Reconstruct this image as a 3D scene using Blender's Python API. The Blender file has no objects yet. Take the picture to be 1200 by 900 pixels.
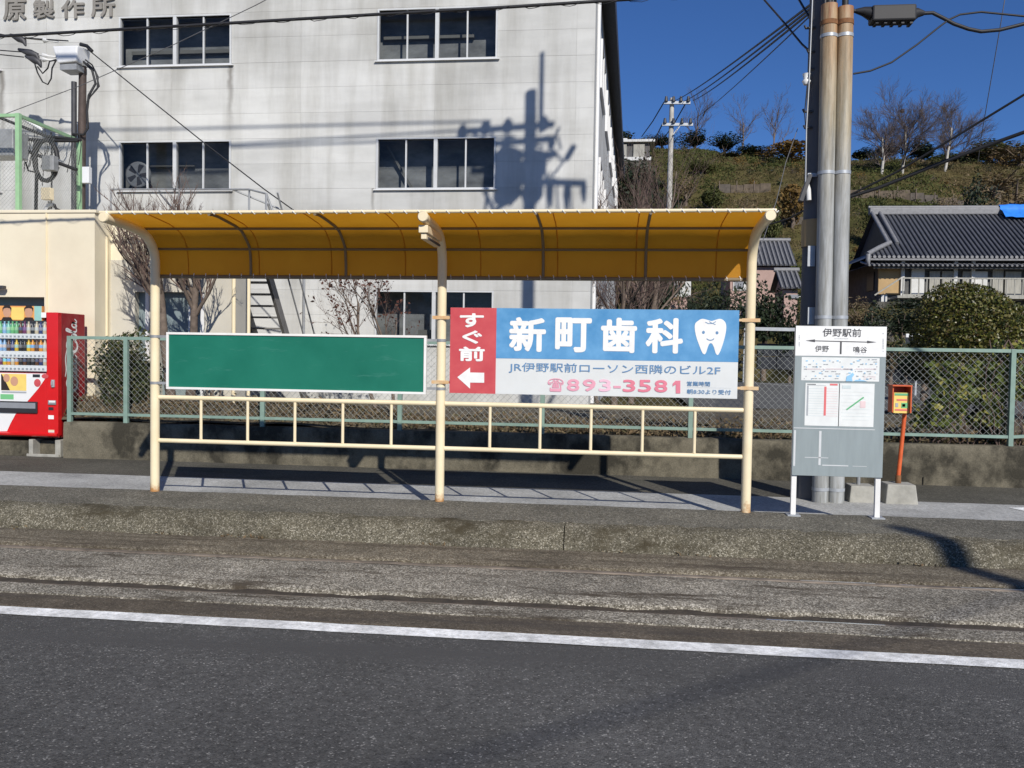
import bpy, math, random
import numpy as np
from mathutils import Vector, Matrix, Quaternion, noise as mnoise

random.seed(7); rng = np.random.default_rng(7)
S = bpy.context.scene
COL = S.collection
R = math.radians

# ------------------------------------------------------------------ camera
PITCH, YAW, ROLL, FPX, HC = R(1.981), R(6.482), R(0.9016), 1005.0, 1.5
_cy, _sy, _cp, _sp = math.cos(YAW), math.sin(YAW), math.cos(PITCH), math.sin(PITCH)
CF = Vector((-_sy*_cp, _cy*_cp, -_sp)); _r = Vector((_cy, _sy, 0)); _d = -_r.cross(CF)
CR = math.cos(ROLL)*_r - math.sin(ROLL)*_d
CD = math.sin(ROLL)*_r + math.cos(ROLL)*_d
cam = bpy.data.cameras.new('camera'); camo = bpy.data.objects.new('camera', cam); COL.objects.link(camo)
cam.sensor_fit = 'HORIZONTAL'; cam.sensor_width = 36.0; cam.lens = FPX/1200*36
cam.clip_start = 0.05; cam.clip_end = 3000
m3 = Matrix((CR, -CD, -CF)).transposed()
camo.matrix_world = Matrix.Translation((0, 0, HC)) @ m3.to_4x4()
S.camera = camo

# ------------------------------------------------------------------ world, sun, exposure
SUN_AZ, SUN_EL = R(25.5), R(32.5)
w = bpy.data.worlds.new('World'); S.world = w; w.use_nodes = True
wn = w.node_tree.nodes; wl = w.node_tree.links
sky = wn.new('ShaderNodeTexSky'); sky.sky_type = 'NISHITA'; sky.sun_disc = False
sky.sun_elevation = SUN_EL; sky.sun_rotation = math.pi - SUN_AZ
sky.air_density = 1.0; sky.dust_density = 0.0; sky.ozone_density = 10.0; sky.altitude = 500
stn = wn.new('ShaderNodeMix'); stn.data_type = 'RGBA'; stn.blend_type = 'MULTIPLY'; stn.inputs[0].default_value = 1.0   # clear winter air: a deeper blue, the same all over the sky
stn.inputs[7].default_value = (.84, .95, 1.14, 1); wl.new(sky.outputs[0], stn.inputs[6]); wl.new(stn.outputs[2], wn['Background'].inputs[0]); wn['Background'].inputs[1].default_value = 0.078
sl = bpy.data.lights.new('sun', 'SUN'); sl.energy = 4.6; sl.angle = R(0.53); sl.color = (1.0, 0.95, 0.87)
so = bpy.data.objects.new('sun', sl); COL.objects.link(so)
SUND = Vector((-math.sin(SUN_AZ)*math.cos(SUN_EL), math.cos(SUN_AZ)*math.cos(SUN_EL), -math.sin(SUN_EL)))
so.rotation_euler = SUND.to_track_quat('-Z', 'Y').to_euler(); so.location = (8, -12, 14)
S.view_settings.view_transform = 'Standard'; S.view_settings.look = 'None'
S.view_settings.exposure = 0.0; S.view_settings.gamma = 1.0; S.view_settings.use_curve_mapping = False
S.cycles.max_bounces = 8; S.cycles.transparent_max_bounces = 12
try: S.cycles.use_denoising = True
except Exception: pass

# ------------------------------------------------------------------ survey helper: where a sight line meets a plane of the place
def at(px, py, Y=None, z=None, X=None):
    d = CF + (px-600)/FPX*CR + (py-450)/FPX*CD
    t = Y/d.y if Y is not None else ((z-HC)/d.z if z is not None else X/d.x)
    p = d*t; p.z += HC
    return p
def cast_from(px, py, Ywall, Yobj):
    """point on the plane Yobj whose sun shadow lands on the wall plane at this place"""
    p = at(px, py, Y=Ywall); t = (Yobj-Ywall)/SUND.y
    return p + SUND*t

# ------------------------------------------------------------------ materials
MAT = {}
def _new(name):
    m = bpy.data.materials.new(name); m.use_nodes = True
    MAT[name] = m
    return m, m.node_tree.nodes, m.node_tree.links, m.node_tree.nodes['Principled BSDF']
def _coords(n, l, stretch=(1, 1, 1), kind='Object'):
    if kind == 'World':
        g = n.new('ShaderNodeNewGeometry'); out = g.outputs['Position']
    else:
        g = n.new('ShaderNodeTexCoord'); out = g.outputs[kind]
    mp = n.new('ShaderNodeMapping'); mp.inputs['Scale'].default_value = stretch
    l.new(out, mp.inputs['Vector'])
    return mp.outputs['Vector']
def _noise(n, l, vec, scale, detail=4, rough=.55):
    t = n.new('ShaderNodeTexNoise'); t.inputs['Scale'].default_value = scale
    t.inputs['Detail'].default_value = detail; t.inputs['Roughness'].default_value = rough
    l.new(vec, t.inputs['Vector'])
    return t.outputs['Fac']
def _ramp(n, l, fac, stops):
    r = n.new('ShaderNodeValToRGB'); e = r.color_ramp.elements
    while len(e) < len(stops): e.new(0.5)
    for i, (p, c) in enumerate(stops):
        e[i].position = p; e[i].color = (*c, 1) if len(c) == 3 else c
    l.new(fac, r.inputs['Fac'])
    return r.outputs['Color']
def _mix(n, l, fac, a, b, mode='MIX'):
    x = n.new('ShaderNodeMix'); x.data_type = 'RGBA'; x.blend_type = mode
    for sock, v in ((x.inputs['Factor'], fac), (x.inputs['A'], a), (x.inputs['B'], b)):
        s = sock
        if isinstance(v, (int, float)): s.default_value = v
        elif isinstance(v, tuple): s.default_value = (*v, 1)
        else: l.new(v, s)
    return x.outputs['Result']
def _mixin(x): return x
# the Mix node has several sockets that share a name: pick the colour ones by index
def mixc(n, l, fac, a, b, mode='MIX'):
    x = n.new('ShaderNodeMix'); x.data_type = 'RGBA'; x.blend_type = mode
    fi, ai, bi = x.inputs[0], x.inputs[6], x.inputs[7]
    for s, v in ((fi, fac), (ai, a), (bi, b)):
        if isinstance(v, (int, float)): s.default_value = v
        elif isinstance(v, tuple): s.default_value = (*v, 1)
        else: l.new(v, s)
    return x.outputs[2]
def _bump(n, l, bsdf, h, strength=.3, dist=.01):
    b = n.new('ShaderNodeBump'); b.inputs['Strength'].default_value = strength; b.inputs['Distance'].default_value = dist
    l.new(h, b.inputs['Height']); l.new(b.outputs['Normal'], bsdf.inputs['Normal'])
def mat(name, c, rough=.6, metal=0, var=.12, vs=2.5, bump=0, bs=60, dist=.004, stretch=(1, 1, 1), spec=.5, c2=None, kind='World', coat=0):
    m, n, l, b = _new(name)
    v = _coords(n, l, stretch, kind)
    lo = tuple(x*(1-var) for x in c); hi = tuple(min(1, x*(1+var)) for x in c) if c2 is None else c2
    col = _ramp(n, l, _noise(n, l, v, vs, 5, .6), [(.3, lo), (.7, hi)])
    l.new(col, b.inputs['Base Color']); b.inputs['Roughness'].default_value = rough
    b.inputs['Metallic'].default_value = metal; b.inputs['Specular IOR Level'].default_value = spec
    b.inputs['Coat Weight'].default_value = coat
    if bump:
        v2 = _coords(n, l, (1, 1, 1), kind)
        _bump(n, l, b, _noise(n, l, v2, bs, 4, .6), bump, dist)
    return m
def aggregate(name, dark, mid, light, big=.6, pebble=70, bump=.8, dist=.012, light_amt=.62, stretch=(1, 1, 1), rough=.9, stain=None, stain_s=(.35, 2.2, 1), stain_rng=(.5, .68)):
    """stone chips in a binder, with patches of dirt"""
    m, n, l, b = _new(name)
    v = _coords(n, l, stretch, 'World')
    vo = n.new('ShaderNodeTexVoronoi'); vo.inputs['Scale'].default_value = pebble; l.new(v, vo.inputs['Vector'])
    sep = n.new('ShaderNodeSeparateColor'); l.new(vo.outputs['Color'], sep.inputs[0])
    chips = _ramp(n, l, sep.outputs[0], [(0, dark), (.45, mid), (light_amt, mid), (min(.99, light_amt+.1), light), (1, light)])
    n1 = _noise(n, l, v, big, 6, .65)
    patch = _ramp(n, l, n1, [(.3, (.68, .68, .68)), (.7, (1.22, 1.22, 1.22))])
    col = mixc(n, l, 1.0, chips, patch, 'MULTIPLY')
    n3 = _noise(n, l, v, pebble*.22, 3, .6)
    col = mixc(n, l, 1.0, col, _ramp(n, l, n3, [(.3, (.75, .75, .75)), (.7, (1.2, 1.2, 1.2))]), 'MULTIPLY')
    if stain:
        vs_ = _coords(n, l, stain_s, 'World')
        f = _ramp(n, l, _noise(n, l, vs_, 1.6, 6, .7), [(stain_rng[0], (0, 0, 0)), (stain_rng[1], (1, 1, 1))])
        col = mixc(n, l, f, col, stain)
    l.new(col, b.inputs['Base Color']); b.inputs['Roughness'].default_value = rough
    b.inputs['Specular IOR Level'].default_value = .25
    inv = n.new('ShaderNodeMath'); inv.operation = 'SUBTRACT'; inv.inputs[0].default_value = 1.0
    l.new(vo.outputs['Distance'], inv.inputs[1])
    ad = n.new('ShaderNodeMath'); ad.operation = 'ADD'; l.new(inv.outputs[0], ad.inputs[0]); l.new(n3, ad.inputs[1])
    _bump(n, l, b, ad.outputs[0], bump, dist)
    return m
def leafmat(name, cols, trans=.25, rough=.55):
    m, n, l, b = _new(name)
    g = n.new('ShaderNodeNewGeometry')
    k = len(cols)
    col = _ramp(n, l, g.outputs['Random Per Island'], [(i/(k-1) if k > 1 else 0, c) for i, c in enumerate(cols)])
    l.new(col, b.inputs['Base Color']); b.inputs['Roughness'].default_value = rough
    b.inputs['Specular IOR Level'].default_value = .3
    t = n.new('ShaderNodeBsdfTranslucent'); l.new(col, t.inputs['Color'])
    mx = n.new('ShaderNodeMixShader'); mx.inputs[0].default_value = trans
    l.new(b.outputs[0], mx.inputs[1]); l.new(t.outputs[0], mx.inputs[2])
    l.new(mx.outputs[0], n['Material Output'].inputs['Surface'])
    return m
def plain(name, c, rough=.5, metal=0, spec=.5, coat=0):
    m, n, l, b = _new(name)
    v = _coords(n, l, (1, 1, 1), 'Object')
    col = _ramp(n, l, _noise(n, l, v, 9, 3), [(.3, tuple(x*.94 for x in c)), (.7, tuple(min(1, x*1.05) for x in c))])
    l.new(col, b.inputs['Base Color']); b.inputs['Roughness'].default_value = rough
    b.inputs['Metallic'].default_value = metal; b.inputs['Specular IOR Level'].default_value = spec
    b.inputs['Coat Weight'].default_value = coat
    return m

aggregate('asphalt', (.062, .061, .058), (.108, .106, .101), (.3, .29, .27), big=.45, pebble=120, light_amt=.92, bump=.5, dist=.006, rough=.85, stain=(.082, .08, .077), stain_s=(.12, .9, 1), stain_rng=(.5, .66))
aggregate('asphalt_brown', (.075, .06, .044), (.13, .108, .08), (.22, .19, .15), big=1.4, pebble=130, light_amt=.85, bump=.45, dist=.006, stain=(.06, .052, .045))
aggregate('slab', (.09, .078, .058), (.245, .222, .178), (.52, .48, .4), big=1.8, pebble=112, light_amt=.68, bump=.7, dist=.007, stain=(.075, .06, .043), stain_s=(.7, 4.0, 1), stain_rng=(.52, .66))
aggregate('slab_kerbside', (.085, .07, .048), (.165, .14, .1), (.31, .275, .21), big=1.5, pebble=110, light_amt=.7, bump=.6, dist=.006, stain=(.07, .055, .04), stain_s=(.3, 4, 1), stain_rng=(.5, .68))
aggregate('kerb_stone', (.062, .055, .037), (.155, .14, .1), (.36, .33, .26), big=1.8, pebble=120, light_amt=.8, bump=.8, dist=.008, stain=(.06, .05, .03), stain_s=(.8, .8, 2.0), stain_rng=(.5, .64))
aggregate('platform_top', (.08, .074, .058), (.16, .15, .12), (.34, .32, .265), big=1.4, pebble=105, light_amt=.8, bump=.6, dist=.008)
aggregate('pavement', (.06, .056, .045), (.102, .096, .078), (.17, .16, .13), big=.9, pebble=110, light_amt=.84, bump=.4, dist=.005, stain=(.05, .052, .035), stain_rng=(.55, .75))
aggregate('strip_concrete', (.32, .32, .305), (.42, .42, .4), (.5, .5, .48), big=1.1, pebble=120, light_amt=.8, bump=.25, dist=.003)
aggregate('paint_white', (.7, .7, .67), (.84, .84, .81), (.88, .88, .86), big=3.5, pebble=90, light_amt=.5, bump=.5, dist=.004)
def wall_conc(name, c, dirt, scale=1.3, rng_=(.36, .66), streak=(1.2, 1.2, .25), speck=.9):
    m, n, l, b = _new(name)
    v = _coords(n, l, (1, 1, 1), 'World'); vs = _coords(n, l, streak, 'World')
    base = _ramp(n, l, _noise(n, l, v, 7, 6, .65), [(.3, tuple(x*.8 for x in c)), (.7, tuple(x*1.15 for x in c))])
    f = _ramp(n, l, _noise(n, l, vs, scale, 7, .65), [(rng_[0], (1, 1, 1)), (rng_[1], (0, 0, 0))])
    col = mixc(n, l, f, base, dirt)
    fine = _noise(n, l, v, 55, 4, .7)
    col = mixc(n, l, speck, col, _ramp(n, l, fine, [(.3, (.7, .7, .7)), (.7, (1.25, 1.25, 1.25))]), 'MULTIPLY')
    l.new(col, b.inputs['Base Color']); b.inputs['Roughness'].default_value = .9; b.inputs['Specular IOR Level'].default_value = .25
    _bump(n, l, b, fine, .5, .008)
    return m
wall_conc('retaining', (.155, .138, .1), (.042, .038, .028), scale=1.7, rng_=(.42, .56), streak=(1, 1, .8))
wall_conc('stone_wall', (.16, .15, .13), (.05, .048, .04), scale=1.2)
wall_conc('navy_wall', (.05, .055, .065), (.025, .028, .035), scale=1.2)  # retaining walls' shade put into the navy; notice panel shares it
def facade():
    m, n, l, b = _new('facade')
    v = _coords(n, l, (1, 1, 1), 'World')
    vs = _coords(n, l, (1.7, 1.7, .2), 'World'); vh = _coords(n, l, (.25, 1, 1.3), 'World')
    base = _ramp(n, l, _noise(n, l, v, .55, 6, .6), [(.3, (.51, .51, .495)), (.7, (.655, .655, .63))])
    st = _ramp(n, l, _noise(n, l, vs, 1.0, 6, .62), [(.32, (.76, .75, .725)), (.56, (1, 1, 1))])
    ban = _ramp(n, l, _noise(n, l, vh, 1.1, 5, .6), [(.35, (.87, .87, .865)), (.6, (1.03, 1.03, 1.03))])
    col = mixc(n, l, 1, base, st, 'MULTIPLY'); col = mixc(n, l, 1, col, ban, 'MULTIPLY')
    obi = n.new('ShaderNodeObjectInfo')
    col = mixc(n, l, 1, col, _ramp(n, l, obi.outputs['Random'], [(0, (.93, .93, .925)), (1, (1.05, 1.05, 1.045))]), 'MULTIPLY')
    # rain streaks that run down from window corners and joints
    sx = n.new('ShaderNodeSeparateXYZ'); l.new(v, sx.inputs[0])
    for x0, ztop, zlen, wd, amt in STREAKS:
        a = n.new('ShaderNodeMath'); a.operation = 'SUBTRACT'; l.new(sx.outputs[0], a.inputs[0]); a.inputs[1].default_value = x0
        nz = n.new('ShaderNodeMath'); nz.operation = 'MULTIPLY_ADD'; l.new(_noise(n, l, v, 3.0, 4), nz.inputs[0]); nz.inputs[1].default_value = wd*1.6; nz.inputs[2].default_value = -wd*.8
        a2 = n.new('ShaderNodeMath'); a2.operation = 'ADD'; l.new(a.outputs[0], a2.inputs[0]); l.new(nz.outputs[0], a2.inputs[1])
        ab = n.new('ShaderNodeMath'); ab.operation = 'ABSOLUTE'; l.new(a2.outputs[0], ab.inputs[0])
        mr = n.new('ShaderNodeMapRange'); mr.interpolation_type = 'SMOOTHSTEP'
        l.new(ab.outputs[0], mr.inputs[0]); mr.inputs[1].default_value = 0; mr.inputs[2].default_value = wd; mr.inputs[3].default_value = amt; mr.inputs[4].default_value = 0
        mz = n.new('ShaderNodeMapRange'); l.new(sx.outputs[2], mz.inputs[0])
        mz.inputs[1].default_value = ztop-zlen; mz.inputs[2].default_value = ztop; mz.inputs[3].default_value = 0; mz.inputs[4].default_value = 1
        cut = n.new('ShaderNodeMath'); cut.operation = 'LESS_THAN'; l.new(sx.outputs[2], cut.inputs[0]); cut.inputs[1].default_value = ztop+.02
        p = n.new('ShaderNodeMath'); p.operation = 'MULTIPLY'; l.new(mr.outputs[0], p.inputs[0]); l.new(mz.outputs[0], p.inputs[1])
        p2 = n.new('ShaderNodeMath'); p2.operation = 'MULTIPLY'; l.new(p.outputs[0], p2.inputs[0]); l.new(cut.outputs[0], p2.inputs[1])
        col = mixc(n, l, p2.outputs[0], col, (.13, .115, .095))
    l.new(col, b.inputs['Base Color']); b.inputs['Roughness'].default_value = .85; b.inputs['Specular IOR Level'].default_value = .25
    _bump(n, l, b, _noise(n, l, v, 40, 4), .25, .006)
FY = 18.6
STREAKS = [(at(270, 80, Y=FY).x, 7.9, 2.0, .11, .75), (at(2, 80, Y=FY).x, 7.85, 2.6, .12, .8), (at(200, 80, Y=FY).x, 7.9, 1.2, .5, .25),
           (at(437, 220, Y=FY).x, 5.1, 1.0, .06, .6), (at(575, 70, Y=FY).x, 7.9, 1.1, .22, .3), (at(141, 80, Y=FY).x, 7.9, 1.6, .08, .35),
           (at(271, 222, Y=FY).x, 5.1, 1.4, .1, .5), (at(500, 222, Y=FY).x, 5.1, 1.2, .5, .22)]
facade()
mat('joint', (.42, .415, .4), .9, var=.15)
mat('letter_metal', (.24, .225, .2), .6, var=.2)
mat('canopy_frame_shaded', (.2, .15, .09), .6, var=.1)  # pipes under the canopy: their shade is put into the brown
mat('pole_brown', (.07, .05, .042), .7, var=.3, vs=6)
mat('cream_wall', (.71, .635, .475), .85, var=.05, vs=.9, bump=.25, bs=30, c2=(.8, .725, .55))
mat('cream_wall_grey', (.53, .5, .425), .85, var=.1, vs=.9, bump=.25, bs=30)  # greyer cream for the recessed bay
mat('alu', (.72, .72, .72), .4, var=.05)
mat('window_frame', (.56, .57, .57), .45, var=.06, vs=6)
mat('groove_dirt', (.06, .047, .033), .95, var=.45, vs=9, bump=.8, bs=45, dist=.02)
mat('white_frame', (.78, .77, .74), .5, var=.06, vs=6)
mat('cream_paint', (.82, .7, .47), .42, var=.05, vs=5, coat=.15)
def postpaint():
    m, n, l, b = _new('post_paint')
    v = _coords(n, l, (1, 1, 1), 'World'); sx = n.new('ShaderNodeSeparateXYZ'); l.new(v, sx.inputs[0])
    base = _ramp(n, l, _noise(n, l, v, 5, 4), [(.3, (.79, .67, .44)), (.7, (.86, .745, .51))])
    z = n.new('ShaderNodeMath'); z.operation = 'MULTIPLY_ADD'; l.new(_noise(n, l, v, 14, 5, .7), z.inputs[0]); z.inputs[1].default_value = -.34; l.new(sx.outputs[2], z.inputs[2])
    f = n.new('ShaderNodeMapRange'); l.new(z.outputs[0], f.inputs[0]); f.inputs[1].default_value = -.17; f.inputs[2].default_value = -.06; f.inputs[3].default_value = 1; f.inputs[4].default_value = 0
    sp_ = _ramp(n, l, _noise(n, l, v, 26, 4, .75), [(.70, (0, 0, 0)), (.76, (.8, .8, .8))])
    col = mixc(n, l, sp_, base, (.5, .28, .1)); col = mixc(n, l, f.outputs[0], col, (.46, .23, .08))
    l.new(col, b.inputs['Base Color']); b.inputs['Roughness'].default_value = .42; b.inputs['Coat Weight'].default_value = .12
postpaint()
mat('cream_rust', (.74, .58, .36), .6, var=.15, vs=14, c2=(.6, .36, .16))
mat('galv', (.42, .44, .46), .45, metal=.3, var=.12, vs=8)
mat('dark_metal', (.05, .05, .055), .55, var=.25, vs=8)
mat('grey_metal', (.3, .31, .32), .5, metal=.2, var=.15, vs=8)
mat('stair_steel', (.16, .155, .15), .6, var=.25, vs=5)
mat('fence_green', (.21, .305, .255), .5, var=.16, vs=6)
mat('cage_green', (.3, .5, .28), .5, var=.12, vs=6)
mat('wire_galv', (.36, .375, .355), .45, metal=.2, var=.15, vs=20)
def boardmat():
    m, n, l, b = _new('board_green')
    v = _coords(n, l, (1, 1, 1), 'World'); vh = _coords(n, l, (1.2, 1, 6), 'World')
    base = _ramp(n, l, _noise(n, l, v, 2.2, 5), [(.3, (.007, .135, .086)), (.7, (.014, .172, .112))])
    f = _ramp(n, l, _noise(n, l, vh, 2.4, 6, .7), [(.6, (0, 0, 0)), (.72, (.45, .45, .45))])
    l.new(mixc(n, l, f, base, (.06, .22, .17)), b.inputs['Base Color']); b.inputs['Roughness'].default_value = .38
    _bump(n, l, b, _noise(n, l, v, 1.6, 3), .15, .03)
boardmat()
mat('sign_blue', (.075, .28, .56), .4, var=.12, vs=5, c2=(.14, .36, .62))
mat('sign_white', (.66, .68, .67), .45, var=.04, vs=4)
mat('sign_red', (.54, .065, .078), .42, var=.06, vs=5, c2=(.6, .1, .105))
plain('text_white', (.82, .82, .8), .45)
plain('text_blue', (.13, .26, .45), .45)
plain('text_pink', (.70, .2, .27), .5); plain('text_pink_pale', (.80, .5, .6), .5); plain('text_pink_mid', (.74, .34, .43), .5)
plain('text_black', (.06, .06, .065), .5)
plain('text_grey', (.36, .38, .4), .5)
mat('sign_sheet', (.285, .33, .335), .42, metal=.1, var=.07, vs=3, stretch=(6, 6, .8))
plain('paper', (.74, .76, .74), .6); plain('map_blue', (.28, .55, .78), .5); plain('map_pink', (.74, .6, .62), .5)
plain('red_print', (.72, .16, .16), .5); plain('green_print', (.12, .42, .2), .5); plain('rule_grey', (.58, .66, .66), .5); plain('rule_pink', (.78, .6, .6), .5)
plain('residue', (.6, .62, .62), .7)
mat('pole_conc', (.12, .12, .125), .85, var=.16, vs=3, bump=.2, bs=60, stretch=(1, 1, .3))
def riser():
    m, n, l, b = _new('riser_pipe')
    v = _coords(n, l, (1, 1, 1), 'World'); vs = _coords(n, l, (3, 3, .35), 'World')
    sx = n.new('ShaderNodeSeparateXYZ'); l.new(v, sx.inputs[0])
    base = _ramp(n, l, _noise(n, l, vs, 3, 5), [(.3, (.31, .325, .325)), (.7, (.41, .42, .415))])
    z = n.new('ShaderNodeMath'); z.operation = 'MULTIPLY_ADD'; l.new(_noise(n, l, vs, 4, 5, .7), z.inputs[0]); z.inputs[1].default_value = 2.0; l.new(sx.outputs[2], z.inputs[2])
    mr = n.new('ShaderNodeMapRange'); l.new(z.outputs[0], mr.inputs[0]); mr.inputs[1].default_value = 3.9; mr.inputs[2].default_value = 6.4
    tan = _ramp(n, l, mr.outputs[0], [(0, (.36, .37, .36)), (.5, (.42, .37, .27)), (.86, (.40, .27, .15)), (1, (.33, .14, .06))])
    f = n.new('ShaderNodeMapRange'); l.new(z.outputs[0], f.inputs[0]); f.inputs[1].default_value = 3.6; f.inputs[2].default_value = 5.2
    col = mixc(n, l, f.outputs[0], base, tan)
    grime = _ramp(n, l, _noise(n, l, _coords(n, l, (9, 9, .7), 'World'), 2.2, 6, .7), [(.38, (.62, .6, .56)), (.6, (1.06, 1.06, 1.06))])
    col = mixc(n, l, 1, col, grime, 'MULTIPLY')
    l.new(col, b.inputs['Base Color']); b.inputs['Roughness'].default_value = .6
riser()
mat('rust', (.2, .09, .035), .85, var=.4, vs=15)
mat('rail_steel', (.2, .165, .13), .6, metal=.3, var=.4, vs=6)
mat('rail_worn', (.62, .62, .62), .25, metal=.9, var=.15, vs=6)
mat('cable', (.018, .018, .02), .6, var=.2)
mat('cable_grey', (.12, .12, .125), .6, var=.2)
mat('insulator', (.72, .72, .7), .25, var=.05)
mat('white_box', (.72, .73, .74), .45, var=.06)
mat('orange_box', (.62, .1, .025), .45, var=.1, vs=9, c2=(.68, .14, .04))
mat('block_conc', (.34, .33, .29), .9, var=.2, vs=9, bump=.4, bs=50)
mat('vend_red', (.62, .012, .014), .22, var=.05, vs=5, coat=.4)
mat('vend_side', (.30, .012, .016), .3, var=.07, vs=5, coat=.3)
mat('vend_white', (.76, .76, .75), .3, var=.03)
plain('vend_dark', (.03, .03, .034), .3); plain('vend_grey', (.25, .26, .28), .35)
plain('poster_orange', (.75, .34, .1), .5); plain('poster_yellow', (.82, .6, .16), .5); plain('skin', (.55, .3, .19), .55); plain('hair', (.03, .02, .018), .5); plain('poster_teal', (.3, .55, .5), .5)
plain('vend_inner', (.4, .4, .4), .5)
for nm, c in dict(b_green=(.18, .5, .22), b_teal=(.25, .6, .5), b_brown=(.15, .07, .035), b_black=(.03, .03, .035), b_yellow=(.8, .55, .06), b_orange=(.8, .36, .06), b_blue=(.3, .5, .75), b_purple=(.2, .05, .14), b_cream=(.7, .6, .42), b_navy=(.04, .06, .2)).items():
    m, n, l, b = _new(nm)   # drink samples: body colour with a paler printed label band
    sx = n.new('ShaderNodeSeparateXYZ'); l.new(_coords(n, l, (1, 1, 1), 'Object'), sx.inputs[0])
    obi = n.new('ShaderNodeObjectInfo')
    lab = mixc(n, l, obi.outputs['Random'], tuple(min(1, x*.5+.35) for x in c), tuple(min(1, x*1.3+.05) for x in c[::-1]))
    band = _ramp(n, l, sx.outputs[2], [(0, (0, 0, 0)), (.045, (0, 0, 0)), (.05, (.85, .85, .85)), (.09, (.85, .85, .85)), (.095, (0, 0, 0))])
    l.new(mixc(n, l, band, c, lab), b.inputs['Base Color']); b.inputs['Roughness'].default_value = .28
mat('sheet_grey_door', (.21, .26, .27), .45, var=.08)
mat('tile', (.075, .078, .088), .38, var=.25, vs=3, bump=.1)
mat('tile_edge', (.2, .2, .205), .5, var=.2, vs=6)
mat('ochre_board', (.42, .28, .13), .7, var=.1)
mat('grey_board', (.34, .33, .29), .8, var=.25, vs=4, stretch=(4, 4, .4))
mat('plaster_white', (.6, .6, .58), .8, var=.08)
mat('plaster_pink', (.42, .29, .25), .85, var=.1)
mat('plaster_dark', (.1, .1, .1), .85, var=.2)
mat('terrace_stone', (.11, .085, .06), .9, var=.45, vs=1.5)
mat('terrace_dark_brown', (.09, .075, .06), .8, var=.3)  # dark brown for some of the terrace courses
mat('tarp_blue', (.03, .22, .75), .5, var=.2, vs=3)
mat('bark', (.15, .115, .09), .9, var=.35, vs=12, bump=.5, bs=40, dist=.006)
mat('twig', (.14, .095, .08), .85, var=.25, vs=6)
mat('twig_red', (.15, .1, .08), .85, var=.25, vs=6)
mat('bark_pale', (.42, .4, .36), .85, var=.25, vs=3)
mat('twig_pale', (.115, .09, .085), .85, var=.2, vs=3)
leafmat('leaf_bush', [(.014, .02, .007), (.035, .048, .011), (.07, .08, .015), (.11, .11, .02), (.14, .125, .025), (.08, .055, .024), (.055, .07, .014), (.27, .24, .1)], .15, .36)
leafmat('leaf_shrub', [(.02, .03, .012), (.05, .07, .025), (.085, .1, .035), (.14, .12, .05)], .2, .5)
leafmat('leaf_ivy', [(.02, .03, .01), (.07, .1, .022), (.13, .17, .04), (.2, .22, .05), (.36, .32, .08)], .3, .5)
leafmat('leaf_dark', [(.008, .013, .007), (.016, .027, .012), (.03, .045, .018)], .12, .6)
leafmat('leaf_pine', [(.01, .016, .01), (.02, .032, .016), (.04, .05, .02)], .1, .6)
leafmat('leaf_olive', [(.04, .05, .015), (.075, .085, .022), (.11, .11, .035)], .2, .7)
leafmat('leaf_autumn', [(.11, .065, .02), (.17, .1, .028), (.21, .14, .04)], .2, .7)
leafmat('leaf_dead', [(.09, .03, .025), (.14, .06, .04), (.06, .025, .02)], .2, .7)
leafmat('scrub', [(.04, .05, .014), (.075, .088, .022), (.11, .11, .032), (.055, .075, .018)], .2, .8)
leafmat('dry_grass', [(.09, .07, .03), (.13, .1, .045), (.18, .135, .065), (.1, .09, .03)], .2, .8)
leafmat('litter', [(.1, .07, .04), (.16, .11, .06), (.22, .17, .1), (.06, .06, .025)], .1, .85)
def hillmat():
    m, n, l, b = _new('hill_ground')
    v = _coords(n, l, (1, 1, 1), 'World')
    a = _ramp(n, l, _noise(n, l, v, .05, 6, .65), [(.34, (.05, .052, .018)), (.5, (.09, .08, .03)), (.66, (.14, .1, .05))])
    f = _ramp(n, l, _noise(n, l, v, .5, 6, .7), [(.3, (.55, .55, .55)), (.7, (1.3, 1.3, 1.3))])
    l.new(mixc(n, l, 1, a, f, 'MULTIPLY'), b.inputs['Base Color']); b.inputs['Roughness'].default_value = .95; b.inputs['Specular IOR Level'].default_value = .1
    _bump(n, l, b, _noise(n, l, v, .9, 5, .7), 1, .4)
hillmat()
mat('soil', (.085, .068, .045), .95, var=.4, vs=4, c2=(.15, .125, .08), bump=.6, bs=25, dist=.02)
mat('far_ground', (.12, .11, .09), .95, var=.3, vs=.2)
mat('lot', (.1, .1, .095), .9, var=.2, vs=1.2)
def canopymat():
    m, n, l, b = _new('canopy_fabric')
    v = _coords(n, l, (1, 1, 1), 'World')
    col = _ramp(n, l, _noise(n, l, v, 1.8, 5, .6), [(.3, (.70, .3, .014)), (.7, (.78, .36, .02))])
    l.new(col, b.inputs['Base Color']); b.inputs['Roughness'].default_value = .6
    t = n.new('ShaderNodeBsdfTranslucent'); l.new(col, t.inputs['Color'])
    mx = n.new('ShaderNodeMixShader'); mx.inputs[0].default_value = .52
    l.new(b.outputs[0], mx.inputs[1]); l.new(t.outputs[0], mx.inputs[2]); l.new(mx.outputs[0], n['Material Output'].inputs['Surface'])
    _bump(n, l, b, _noise(n, l, v, 5, 4), .25, .02)
canopymat()
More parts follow.
